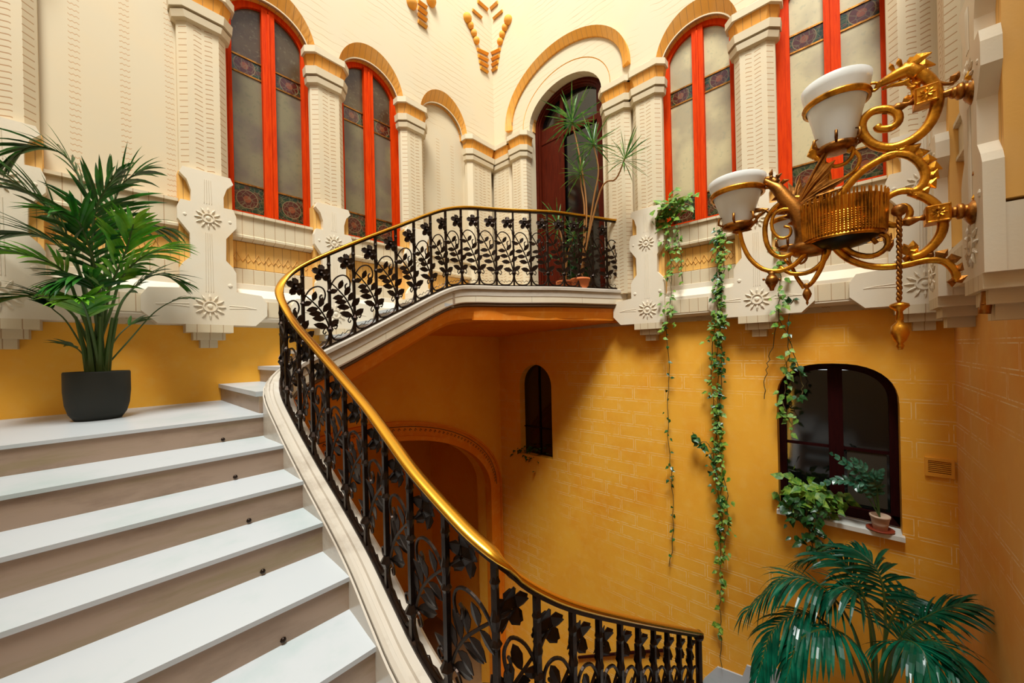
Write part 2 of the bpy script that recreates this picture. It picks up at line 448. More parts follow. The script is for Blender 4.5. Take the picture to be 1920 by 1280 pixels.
# ------------------------------------------------------------ pilasters
def oct_out(hw, dep, ch): return [(-hw, 0), (-hw, dep - ch), (-hw + ch, dep), (hw - ch, dep), (hw, dep - ch), (hw, 0)]
def cap_mb(hw, dep, segs):
    mb = MB()
    for z0, z1, g0, g1 in segs:
        a = oct_out(hw + g0, dep + g0, .09); b = oct_out(hw + g1, dep + g1, .09); n = len(a)
        mb.add([(x, y, z0) for x, y in a] + [(x, y, z1) for x, y in b],
               [tuple(range(n - 1, -1, -1)), tuple(range(n, 2 * n))] + [(i, (i + 1) % n, (i + 1) % n + n, i + n) for i in range(n)])
    return mb
CAPS = [(3.40, 3.42, .0, .035), (3.42, 3.485, .035, .045), (3.51, 3.60, .055, .06)]
def plate(cx, rw=.5, lw_=.5):
    R = [(.19, 1.90), (.215, 1.84), (.16, 1.78), (.13, 1.68), (.13, 1.57), (.21, 1.57), (.235, 1.50), (.235, 1.38), (.145, 1.25), (.14, 1.02), (.20, .95), (.225, .90), (.225, .70)]
    right = R + ([(rw * .9, .68), (rw, .60), (rw, .46), (rw * .78, .345)] if rw > .3 else [(.225, .345)])
    left = R + ([(lw_ * .9, .68), (lw_, .60), (lw_, .46), (lw_ * .78, .345)] if lw_ > .3 else [(.225, .345)])
    return [(cx - u, z) for u, z in left][::-1] + [(cx + u, z) for u, z in right] if False else [(cx + u, z) for u, z in right] + [(cx - u, z) for u, z in left][::-1]
def flower_relief(mb, c, y, z, r):
    mb.lathe([(r * .45, 0), (r * .45, .012), (r * .36, .012), (r * .36, .004), (r * .2, .004), (r * .12, .014), (0, .016)], (c, y, z), 16, (0, 1, 0))
    for k in range(12):
        a = 2 * PI * k / 12; d = V((math.cos(a), 0, math.sin(a)))
        p = V((c, y + .004, z))
        mb.tube([p + d * r * .5, p + d * r * .75, p + d * r * 1.0], [r * .05, r * .09, r * .02], 5)
def stems(mb, c, y, z0, z1):
    for k in (-.03, -.01, .01, .03): mb.tube([(c + k, y + .002, z0), (c + k * .8, y + .002, z1)], .003, 4)
pil_n = [0]
def pilaster(w, u, label, hw=.2, cap=True, base=True, rw=.5, lw_=.5, top=SPR, reliefs=True, dep=.13, corb=True):
    loc, rz = on_wall(w, u); t = thing('pilaster', loc, label, 'pilaster', 'carved pilasters of the upper wall', rz)
    z0 = 1.8 if base else .8
    sh = oct_out(hw, dep, .07)
    n = len(sh); mb = MB().add([(x, y, z0) for x, y in sh] + [(x, y, 3.41) for x, y in sh], [tuple(range(n - 1, -1, -1)), tuple(range(n, 2 * n))] + [(i, (i + 1) % n, (i + 1) % n + n, i + n) for i in range(n)])
    mk('shaft', mb, M_SHAFT, t, world=False)
    mk('capital_ring', cap_mb(hw, dep, CAPS[:2]), M_CREAM, t, world=False, label='lower ring of the capital')
    mk('capital_ring', cap_mb(hw, dep, [(3.485, 3.51, .0, .0), (3.51, 3.60, .055, .062)]), M_CREAM, t, world=False, label='middle ring of the capital')
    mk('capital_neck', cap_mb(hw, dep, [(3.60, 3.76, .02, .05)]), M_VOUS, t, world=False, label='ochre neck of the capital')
    mk('abacus', cap_mb(hw, dep, [(3.76, top, .075, .075), (top, top + .1, .06, -.05)]), M_CREAM, t, world=False)
    if base:
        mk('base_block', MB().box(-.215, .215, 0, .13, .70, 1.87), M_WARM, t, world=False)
        pl = mk('base_plate', MB().prism(plate(0, rw, lw_), .0 + .13, .20), M_PLATE, t, world=False)
        mk('ledge_block', MB().prism([(-min(lw_, .5) * (1 if lw_ > .3 else 0) - (.0 if lw_ > .3 else .22), .68), (min(rw, .5) if rw > .3 else .22, .68), (min(rw, .5) if rw > .3 else .22, .46), ((rw * .78) if rw > .3 else .22, .345), (-(lw_ * .78) if lw_ > .3 else -.22, .345), (-lw_ if lw_ > .3 else -.22, .46)], 0, .131), M_PLATE, t, world=False)
        if reliefs:
            mb = MB(); flower_relief(mb, 0, .20, .53, .13); flower_relief(mb, 0, .20, 1.43, .11); stems(mb, 0, .20, .68, 1.28); stems(mb, 0, .20, 1.58, 1.82)
            for s in (-1, 1):
                mb.ball((s * .17, .20, .76), .022, 8, (1, .4, 1)); mb.ball((s * .18, .20, 1.43), .016, 8, (1, .4, 1))
                if (rw if s > 0 else lw_) > .3:
                    for k in (0, .03): mb.tube([(s * .16, .20, .52 + k), (s * .3, .20, .53 + k * .5), (s * .4, .20, .53)], .004, 4)
            mk('flower_relief', mb, M_PLATE, t, world=False)
        for k, (h, a, b) in enumerate([(.19, .345, .265), (.13, .265, .19), (.07, .19, .11)] if corb else []):
            mk('corbel', MB().box(-h, h, 0, .20 - .045 * k if w != 'C' else .2 - .03 * k, b, a), M_BLOCK, t, world=False)
    return t
pilaster('A', -.55, 'partly hidden pilaster at the far left edge behind the palm')
pilaster('A', .715, 'pilaster left of the first red window, behind the potted palm')
pilaster('A', 1.965, 'pilaster between the two red windows of the left wall')
pilaster('A', 3.235, 'pilaster right of the left wall\'s second red window', corb=False)
pilaster('B', 1.985, 'pilaster where the balcony railing ends, left of the right wall windows', lw_=.25)
pilaster('B', .735, 'pilaster between the two red windows of the right wall')
pilaster('B', -.53, 'pilaster in the right corner behind the lantern', rw=.5, lw_=.25)
pilaster('C', 4.45, 'pilaster seen from the side just right of the corner, behind the lantern brackets', lw_=.25, rw=.25)
pilaster('C', 3.2, 'nearest pilaster, carrying the lantern at the right edge', lw_=.25, rw=.25, top=3.84)
# pilasters at the inner corner and beside the door
pilaster('A', 4.66, 'folded corner pilaster, left half, beside the blind niche', hw=.30, base=False)
pilaster('B', 4.72, 'folded corner pilaster, right half, left of the door', hw=.27, base=False)
pilaster('B', 4.28, 'slim pilaster at the left jamb of the balcony door', hw=.17, base=False, dep=.19)
pilaster('B', 2.42, 'pilaster at the right jamb of the balcony door', hw=.2, base=False)

# ------------------------------------------------------------ arch bands, niche
def arch_band(w, c, label, hood=False):
    loc, rz = on_wall(w, c); t = thing('arch_moulding', loc, label, 'arch moulding', 'ochre brick arches over the bays', rz)
    out = arch(0, .50, SPR, SPR, .60, 26, bottom=False); inn = arch(0, .445, SPR, SPR, .41, 26, bottom=False)
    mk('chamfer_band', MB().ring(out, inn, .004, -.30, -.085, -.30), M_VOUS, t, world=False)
    lip = arch(0, .46, SPR, SPR, .425, 26, bottom=False)
    mk('edge_bead', MB().ring(lip, inn, -.07, -.11), M_CREAM, t, world=False)
    return t
arch_band('A', bayA[0], 'ochre arch over the first red window of the left wall')
arch_band('A', bayA[1], 'ochre arch over the second red window of the left wall')
arch_band('A', bayA[2], 'small ochre arch over the blind niche by the corner')
arch_band('B', bayB[0], 'ochre arch over the red window right of the balcony door')
arch_band('B', bayB[1], 'ochre arch over the red window behind the lantern')
mb = MB().box(-.5, .5, -.2, -.14, SILL - .4, 4.5); loc, rz = on_wall('A', bayA[2]); o = mk('niche_panel', mb, M_WA, None, world=False, loc=loc, rotz=rz); tag(o, 'plain cream back panel of the blind niche', 'wall panel')
# door arches
loc, rz = on_wall('B', 3.41)
t = thing('door_arch_moulding', loc, 'double ochre arch hood over the balcony door', 'arch moulding', rotz=rz)
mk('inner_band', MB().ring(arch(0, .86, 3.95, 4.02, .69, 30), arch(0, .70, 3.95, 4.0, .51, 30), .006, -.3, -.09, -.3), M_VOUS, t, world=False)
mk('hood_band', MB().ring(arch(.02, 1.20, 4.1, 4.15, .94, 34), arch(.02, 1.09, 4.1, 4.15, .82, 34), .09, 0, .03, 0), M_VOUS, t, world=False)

# ------------------------------------------------------------ courses below the windows
prof = [(0, 1.60), (.11, 1.60), (.11, 1.575), (.085, 1.57), (.085, 1.36), (.10, 1.35), (.10, 1.325), (.02, 1.28), (.02, 1.0), (.05, .985), (.05, .86), (.06, .84), (.06, .76), (.15, .66), (.15, .40), (.12, .36), (0, .36)]
def course(w, u0, u1, label):
    loc, rz = on_wall(w, (u0 + u1) / 2); h = abs(u1 - u0) / 2; t = thing('sill_course', loc, label, 'sill', 'stone sill courses under the windows', rz)
    def seg(p): 
        n = len(p); mb = MB()
        return mb.add([(-h, y, z) for y, z in p] + [(h, y, z) for y, z in p], [tuple(range(n)), tuple(range(2 * n - 1, n - 1, -1))] + [(i, (i + 1) % n, (i + 1) % n + n, i + n) for i in range(n)])
    mk('window_sill', seg([(-.3, 1.60), (.11, 1.60), (.11, 1.57), (.085, 1.565), (.085, 1.36), (.10, 1.35), (.10, 1.325), (0, 1.30), (-.0, 1.5), (-.3, 1.5)]), M_BLOCK, t, world=False)
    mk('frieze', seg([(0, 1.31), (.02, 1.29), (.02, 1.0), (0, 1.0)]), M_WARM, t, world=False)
    mb = MB()
    k = -h + .06
    while k < h - .05:
        mb.tube([(k, .02, 1.12), (k + .025, .024, 1.17), (k + .05, .024, 1.12), (k + .075, .024, 1.08), (k + .1, .02, 1.12)], .006, 5)
        mb.tube([(k, .02, 1.10), (k + .03, .024, 1.07), (k + .05, .024, 1.12)], .005, 5); k += .1
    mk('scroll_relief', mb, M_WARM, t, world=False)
    mk('block_course', seg([(0, 1.0), (.05, .985), (.05, .75), (0, .75)]), M_BLOCK, t, world=False)
    mk('ledge', seg([(0, .84), (.06, .82), (.06, .76), (.155, .66), (.155, .43), (.12, .40), (0, .40)]), M_PLATE, t, world=False)
    mb = seg([(0.1, .62), (.160, .62), (.160, .45), (.1, .45)]); mk('ledge_panel', mb, M_BLOCK, t, world=False)
course('A', -1.6, -.74, 'cream ledge at the far left, left of the left wall\'s corner pilaster')
course('A', -.36, .52, 'cream ledge behind the palm fronds')
course('A', .91, 1.77, 'stone sill and ledge under the first red window')
course('A', 2.16, 3.04, 'stone sill and ledge under the second red window, behind the railing')
course('A', 3.43, 4.37, 'stone ledge under the blind niche, behind the railing')
course('B', .93, 1.79, 'stone sill and ledge under the red window with trailing plants')
course('B', -.33, .54, 'stone sill and ledge under the red window behind the lantern')
course('C', 3.42, 4.23, 'stone ledge between the two side pilasters at the right edge')
# ------------------------------------------------------------ windows
def window(i, w, c, frost, label):
    loc, rz = on_wall(w, c); t = thing('window_%d' % i, loc, label, 'window', rotz=rz, kind='structure')
    y0, y1 = -.24, -.16
    zb = 1.60; H = .455
    mk('window_frame', MB().ring(arch(0, .51, zb, SPR, .50, 24), arch(0, H - .075, zb + .09, SPR, .345, 24), y1, y0), M_RED, t, world=False)
    mk('bottom_rail', MB().box(-H, H, y0, y1 + .01, zb, zb + .10), M_RED, t, world=False)
    for s in (-1, 1):
        cs = mk('casement', MB().box(s * .004 if s > 0 else -.068, .068 if s > 0 else -.004, y0 + .01, y1 + .025, zb + .05, 4.2).box(*(sorted((s * (H - .09), s * (H - .05)))), y0 + .01, y1 + .005, zb + .08, 3.95), M_RED, t, world=False)
        a, b = sorted((s * .05, s * (H - .08)))
        yy = -.20
        mk('stained_pane', MB().box(a, b, yy - .004, yy + .004, zb + .10, 2.03), M_ST_LOW, cs, world=False)
        mk('frosted_pane', MB().box(a, b, yy - .004, yy + .004, 2.045, 3.33), frost, cs, world=False)
        mk('stained_band', MB().box(a, b, yy - .004, yy + .004, 3.345, 3.525), M_ST_UP, cs, world=False)
        hp = [(u, z) for u, z in arch(0, H - .07, 3.54, SPR, .35, 24) if (u * s > .03)]
        hp = ([(s * .04, 3.54)] + hp + [(s * .04, SPR + .35)]) if s < 0 else ([(s * .04, SPR + .35)] + hp + [(s * .04, 3.54)])
        mk('arched_pane', MB().prism(hp, yy - .004, yy + .004), M_TOPG if w == 'A' else frost, cs, world=False)
        for z in (2.037, 3.337, 3.532):
            mk('glazing_bar', MB().box(a, b, yy - .012, yy + .014, z - .009, z + .009), M_BRZ, cs, world=False)
    mk('mullion_cover', MB().box(-.012, .012, y1 + .025, y1 + .04, zb + .05, 4.15), M_RED, t, world=False)
    return t
window(1, 'A', bayA[0], M_FROA, 'tall red-framed arched window, nearest on the left wall')
window(2, 'A', bayA[1], M_FROA, 'second tall red-framed window of the left wall, above the railing')
window(3, 'B', bayB[0], M_FROB, 'tall red-framed window right of the balcony door, with a plant on its sill')
window(4, 'B', bayB[1], M_FROB, 'tall red-framed window behind the lantern')
# balcony door
loc, rz = on_wall('B', 3.41)
t = thing('door_1', loc, 'dark mahogany arched balcony door behind the spiky plant', 'door', rotz=rz, kind='structure')
ZL = .78
mk('door_frame', MB().ring(arch(0, .72, ZL, 3.98, .53, 24), arch(0, .60, ZL, 3.98, .42, 24), -.16, -.28), M_MAH, t, world=False)
mk('frame_moulding', MB().ring(arch(0, .66, ZL, 3.98, .47, 24), arch(0, .635, ZL, 3.98, .445, 24), -.135, -.17), M_MAH, t, world=False)
mk('door_leaf', MB().box(.12, .60, -.27, -.21, ZL, 3.98).box(.12, .18, -.27, -.19, ZL, 4.35), M_MAH, t, world=False)
mk('side_post', MB().box(-.60, -.52, -.27, -.19, ZL, 4.2), M_MAH, t, world=False)
mk('glass', MB().prism(arch(0, .61, ZL, 3.98, .43, 20), -.25, -.245), M_BLACKG, t, world=False)
mk('transom', MB().box(-.6, .6, -.26, -.20, 3.7, 3.78), M_MAH, t, world=False)
# lower right window
loc, rz = on_wall('B', .115)
t = thing('window_5', loc, 'dark maroon arched window low in the ochre wall', 'window', rotz=rz, kind='structure')
mk('window_frame', MB().ring(arch(0, .487, -1.84, -.62, .42, 24, 2.5), arch(0, .42, -1.74, -.62, .35, 24, 2.5), -.17, -.26).box(-.487, .487, -.26, -.17, -1.84, -1.74), M_MAROON, t, world=False)
mk('mullion', MB().box(-.075, .045, -.25, -.15, -1.8, -.24), M_MAROON, t, world=False)
for s, (a, b) in enumerate([(-.42, -.075), (.045, .42)]):
    mk('glass_pane', MB().box(a, b, -.222, -.216, -1.75, -.28), M_BLACKG, t, world=False)
    mk('glazing_bar', MB().box(a, b, -.235, -.2, -1.135, -1.105), M_MAROON, t, world=False)
mk('curtain', MB().box(-.40, -.10, -.215, -.212, -1.70, -1.13), M_DIM, t, world=False)
mk('window_sill', MB().box(-.50, .50, -.17, .06, -1.90, -1.855), M_TILE, t, world=False)
# slot window
loc, rz = on_wall('B', 4.13)
t = thing('window_6', loc, 'narrow dark arched slot window under the balcony', 'window', rotz=rz, kind='structure')
mk('glass', MB().prism(arch(0, .37, -1.9, -.62, .39, 20), -.15, -.14), M_BLACKG, t, world=False)
mk('grille', MB().box(-.008, .008, -.13, -.11, -1.88, -.26).box(-.36, .36, -.13, -.11, -1.4, -1.385), M_MAROON, t, world=False)

# ------------------------------------------------------------ corner pendant ornaments above the arches
def pend(label, pts_beads, bars, name='plaster_pendant'):
    c = sum((V(p) for p, r in pts_beads), V()) / len(pts_beads)
    t = thing(name, c, label, 'wall ornament')
    for p, r in pts_beads: mk('bead', MB().ball(p, r, 12), M_BEAD, t, smooth=True)
    for a, b, th in bars: mk('chevron_bar', MB().tube([a, b], th, 4), M_BEAD, t)
    return t
oA = lambda x, y: pY(x, y, YA - .02); oB = lambda x, y: pX(x, y, XB - .02)
beads = [(oA(x, y), r) for x, y, r in [(876, 34, .085), (882, 48, .065), (888, 62, .065), (893, 76, .065)]] + [(oB(x, y), r) for x, y, r in [(953, 38, .085), (947, 52, .065), (942, 65, .065), (938, 78, .065)]]
bars = []
for k, (y, h) in enumerate([(95, 21), (107, 19), (118, 17), (129, 15)]):
    bars += [(oA(916 - h, y - 3), oA(914.5, y + 6), .035), (oB(917 + h, y - 3), oB(918, y + 6), .035)]
bars += [(oA(886, 18), oA(903, 33), .03), (oB(942, 20), oB(925, 35), .03), (oA(896, 2), oA(914, 18), .035), (oB(933, 4), oB(918, 18), .035)]
pend('beaded V-shaped plaster pendant hanging in the inner corner', beads, bars)
beads = [(oA(772, 6), .09), (oA(808, 2), .09)]; bars = [(oA(784, 2 + k), oA(800, 14 + k), .035) for k in (0, 12, 24, 37)]
pend('smaller plaster pendant at the top edge, left of the corner pendant', beads, bars)

# ------------------------------------------------------------ main staircase
zl, rs = -.452, .1715
st = thing('staircase', (-.4, 3.4, zl - .9), 'white marble stairs rising from the lower left towards the landing with the palm', 'staircase')
edges = [3.43, 2.95, 2.575, 2.265, 1.91, 1.585, 1.24, .90, .56, .22, -.12]
EY = []
XL, XR = XD, .83
for k, y in enumerate(edges):
    z = zl - rs * k
    yb = (edges[k - 1] + .03) if k else YA
    if k == 0:
        s = mk('landing_slab', MB().box(XL, XR + .04, y - .0, YA, z - .022, z).box(XR, .93, 3.50, YA, z - .022, z).box(.93, 1.15, 3.58, YA, z - .022, z), M_TREAD, st, label='broad white landing slab')
    else:
        s = mk('step', MB().box(XL, XR + .0, y, yb, z - .022, z), M_TREAD, st)
    mk('riser', MB().box(XL, XR + (.0 if k else .06), y + .012, y + .06, z - rs - .001, z - .022), M_RISER, s)
    if 0 < k < 7:   # black rod eye at the foot of each riser
        pass
    x = XR - [.14, .16, .17, .18, .19, .20][k] if k < 6 else None
    if x is not None:
        p = V((x - .12, y + .012, z - rs + .02))
        mk('rod_eye', MB().ball(p, .013, 8).tube([p, p + V((0, .03, 0))], .005, 6), M_IRON, s, smooth=True, label='small black stair rod eye')
# solid body of the flight
poly = [(YA, -.55), (3.49, -.55)]
for k in range(1, len(edges)):
    poly += [(edges[k - 1] + .06, zl - rs * k - .04), (edges[k] + .06, zl - rs * k - .04)]
poly += [(edges[-1] + .06, zl - rs * 10 - .35), (3.3, zl - .45), (YA, zl - .40)]
mb = MB(); n = len(poly)
mb.add([(XL, y, z) for y, z in poly] + [(XR, y, z) for y, z in poly], [tuple(range(n)), tuple(range(2 * n - 1, n - 1, -1))] + [(i, (i + 1) % n, (i + 1) % n + n, i + n) for i in range(n)])
mk('flight_body', mb, M_RISER, st)

# upper flight, rising to the right along the left wall
uf = thing('upper_staircase', (2.0, 4.3, -.28), 'short marble flight climbing right from the landing behind the railing', 'staircase')
ex = [.80, 1.16, 1.50, 1.84, 2.18, 2.52, 2.86]
ru = (.78 - zl) / 7
for k, x in enumerate(ex):
    z = zl + ru * (k + 1); x1 = ex[k + 1] + .03 if k < 6 else XB
    if k < 6:
        s = mk('step', MB().box(x, x1, 3.58 if k else 3.52, YA, z - .04, z), M_TREAD, uf)
    else:
        s = mk('landing_slab', MB().hprism([(2.86, 3.68), (3.2, 3.62), (3.6, 3.37), (4.14, 2.96), (4.71, 2.68), (XB, 2.46), (XB, YA), (2.86, YA)], z - .05, z), M_STRING, uf)
    mk('riser', MB().box(x + .02, x + .05, 3.58 if k else 3.52, YA, z - ru, z - .04), M_RISER, s)

# ------------------------------------------------------------ railing path: (x, y, curb z, rail z)
PTH = [(5.13, 2.40, .85, 1.87), (4.71, 2.62, .85, 1.88), (4.14, 2.91, .85, 1.885), (3.59, 3.33, .85, 1.885), (3.22, 3.56, .85, 1.88), (2.95, 3.63, .82, 1.82),
       (2.66, 3.62, .71, 1.69), (2.13, 3.60, .44, 1.385), (1.68, 3.60, .205, 1.124), (1.30, 3.60, .02, .89), (1.10, 3.57, -.08, .743), (.985, 3.49, -.19, .60),
       (.945, 3.36, -.33, .47), (.955, 3.09, -.53, .26), (.955, 2.65, -.76, .045), (.955, 2.29, -.93, -.126), (.95, 1.94, -1.10, -.29), (.925, 1.64, -1.24, -.428),
       (.91, 1.41, -1.35, -.536), (.92, 1.10, -1.49, -.68), (.95, .947, -1.57, -.753)]
for q, d in [((960, 1072), 1.372), ((1012, 1107), 1.43), ((1081, 1136), 1.545), ((1167, 1158), 1.80), ((1235, 1172), 2.10), ((1311, 1186), 2.58)]:
    p = ray(*q) * d; PTH.append((p.x, p.y, p.z - .83, p.z))
P4 = []
for i in range(len(PTH) - 1):
    a, b, c, d = PTH[max(i - 1, 0)], PTH[i], PTH[i + 1], PTH[min(i + 2, len(PTH) - 1)]
    for k in range(8):
        t = k / 8
        P4.append([.5 * (2 * b[j] + (c[j] - a[j]) * t + (2 * a[j] - 5 * b[j] + 4 * c[j] - d[j]) * t * t + (3 * b[j] - a[j] - 3 * c[j] + d[j]) * t ** 3) for j in range(4)])
P4.append(list(PTH[-1]))
S = [0.]
for i in range(1, len(P4)): S.append(S[-1] + math.hypot(P4[i][0] - P4[i - 1][0], P4[i][1] - P4[i - 1][1]))
def at(s):
    s = max(0, min(S[-1] - 1e-6, s)); i = 0
    lo, hi = 0, len(S) - 1
    while hi - lo > 1:
        m = (lo + hi) // 2
        if S[m] <= s: lo = m
        else: hi = m
    t = (s - S[lo]) / max(S[hi] - S[lo], 1e-9)
    q = [P4[lo][j] * (1 - t) + P4[hi][j] * t for j in range(4)]
    return q
def frame(s):
    a, b = at(s - .03), at(s + .03); d = V((b[0] - a[0], b[1] - a[1], 0)).normalized()
    return at(s), d, V((-d.y, d.x, 0))
def sweep(prof, s0, s1, step=.05, zi=2):
    """prof: (outward n, height) ring along the railing path"""
    m = max(2, int((s1 - s0) / step)); mb = MB(); n = len(prof)
    for i in range(m + 1):
        q, d, nn = frame(s0 + (s1 - s0) * i / m)
        for a, h in prof: mb.v.append(V((q[0], q[1], q[zi] + h)) + nn * a)
    for i in range(m):
        for k in range(n):
            k2 = (k + 1) % n; mb.f.append((i * n + k, i * n + k2, (i + 1) * n + k2, (i + 1) * n + k))
    mb.f += [tuple(range(n - 1, -1, -1)), tuple(m * n + k for k in range(n))]
    return mb
TOT = S[-1]
sc_turn = next(S[i] for i in range(len(P4)) if P4[i][1] < 3.45 and P4[i][0] < 1.0)
crb = mk('marble_curb', sweep([(-.11, -.12), (-.115, .0), (-.10, .015), (-.085, .015), (-.08, .003), (-.06, .003), (-.055, .018), (-.01, .022), (.0, .008), (.02, .012), (.055, .012), (.07, .0), (.07, -.035), (.05, -.045), (.05, -.12)], 0, TOT), M_CURB)
tag(crb, 'grooved marble curb under the iron railing, from the balcony down the stairs', 'curb')
fas = thing('stair_stringer', (3.0, 3.5, .3), 'pale marble fascia and orange cove along the balcony and upper flight', 'stringer')
sB = sc_turn + .25
mk('marble_fascia', sweep([(-.10, -.04), (.045, -.04), (.045, -.20), (-.10, -.20)], 0, TOT), M_STRING, fas)
mk('dark_moulding', sweep([(-.10, -.20), (.06, -.20), (.065, -.212), (.045, -.225), (.05, -.245), (.02, -.262), (-.10, -.262)], 0, TOT), M_DARKM, fas)
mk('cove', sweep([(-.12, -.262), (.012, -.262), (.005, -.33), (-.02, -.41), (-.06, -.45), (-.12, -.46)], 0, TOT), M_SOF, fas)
mk('inner_string', sweep([(-.128, -.02), (-.118, -.02), (-.118, -.50), (-.128, -.50)], sc_turn - .12, TOT - 2.2), M_CURB, fas)
# soffit: from the cove back to the walls
mb = MB(); m = 60; ring = []
for i in range(m + 1):
    s = sc_turn * i / m; q, d, nn = frame(s); a = V((q[0], q[1], q[2] - .44)) - nn * .06
    if q[0] > 3.4:
        t = (q[0] - 3.4) / (XB - 3.4); b = V((min(XB, 3.4 + t * 3.4), YA, a.z)) 
    else: b = V((q[0], YA, a.z))
    b = b + V((0, 0, -.12)); mb.v += [a, a.lerp(b, .5) + V((0, 0, -.0)), b]
for i in range(m):
    for k in (0, 1): mb.f.append((i * 3 + k, i * 3 + k + 1, i * 3 + 3 + k + 1, i * 3 + 3 + k))
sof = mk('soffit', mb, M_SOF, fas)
mb = MB().hprism([(3.2, 3.56), (3.6, 3.33), (4.14, 2.93), (4.71, 2.64), (XB, 2.43), (XB, YA), (3.2, YA)], .42, .74)
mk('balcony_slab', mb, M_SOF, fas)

# winding lower flight (out of sight under the railing, seen where it meets the far wall)
lf = thing('lower_staircase', (3.2, .1, -3.0), 'lower marble flight turning right and down beyond the railing end', 'staircase')
x0, z0 = 1.0, zl - rs * 8
n_st = 13
for k in range(n_st):
    z = z0 - .172 * (k + 1); xa = x0 + .31 * k
    s = mk('step', MB().box(xa, xa + .34, YC, .80 if k > 4 else .62, z - .04, z), M_TREAD, lf)
    mk('riser', MB().box(xa + .31, xa + .335, YC, .80 if k > 4 else .62, z - .172, z - .04), M_RISER, s)
zb = z0 - .172 * (n_st + 1)
mb = MB().box(4.2, XB, YC, 1.05, zb - .2, zb)
mk('lower_landing', mb, M_TREAD, lf)
sk = [pX(x, y, XB - .02) for x, y in [(1312, 1290), (1320, 1272), (1345, 1250), (1392, 1268), (1400, 1247), (1440, 1262), (1448, 1246), (1490, 1290)]]
o_ = MB(); n_ = len(sk); o_.v = sk + [q + V((.02, 0, 0)) for q in sk]; o_.f = [tuple(range(n_)), tuple(range(2 * n_ - 1, n_ - 1, -1))] + [(i, (i + 1) % n_, (i + 1) % n_ + n_, i + n_) for i in range(n_)]
mk('stepped_skirting', o_, M_TREAD, lf)
for k in range(3): mk('step', MB().box(4.2, XB, 1.05 + .16 * k, 1.21 + .16 * k, zb - .2 - .12 * (k + 1), zb - .12 * (k + 1) + (.10 if k == 1 else 0)), M_TREAD, lf)

# ------------------------------------------------------------ wrought iron railing
rl = thing('iron_railing', (1.2, 3.3, -.4), 'curving wrought iron railing with flowers and leaves under a brass handrail', 'railing')
rail_prof = []
for k in range(12):
    a = 2 * PI * k / 12; rail_prof.append((.032 * math.cos(a), .002 + .018 * math.sin(a)))
mk('handrail', sweep(rail_prof, 0, TOT, .03, 3), M_BRASS, rl, smooth=True, label='polished brass handrail')
mk('rail_strap', sweep([(-.016, -.030), (.016, -.030), (.016, -.015), (-.016, -.015)], 0, TOT, .03, 3), M_IRON, rl)
mk('bottom_rail', sweep([(-.018, .022), (.018, .022), (.018, .034), (-.018, .034)], 0, TOT, .05, 2), M_IRON, rl)
def PP(s, h, n=0.):
    q, d, nn = frame(s); return V((q[0], q[1], q[2] + .03 + h * (q[3] - q[2] - .055))) + nn * n
posts = []; s = .06
while s < TOT:
    posts.append(s); X, Y = at(s)[:2]
    s += .235 if s < sc_turn else (.255 if Y > 1.0 and X < 1.1 else .185)
posts[-1] = TOT - .02
LEAF = [(0, 0), (.18, .13), (.45, .22), (.75, .16), (1, 0), (.75, -.16), (.45, -.22), (.18, -.13)]
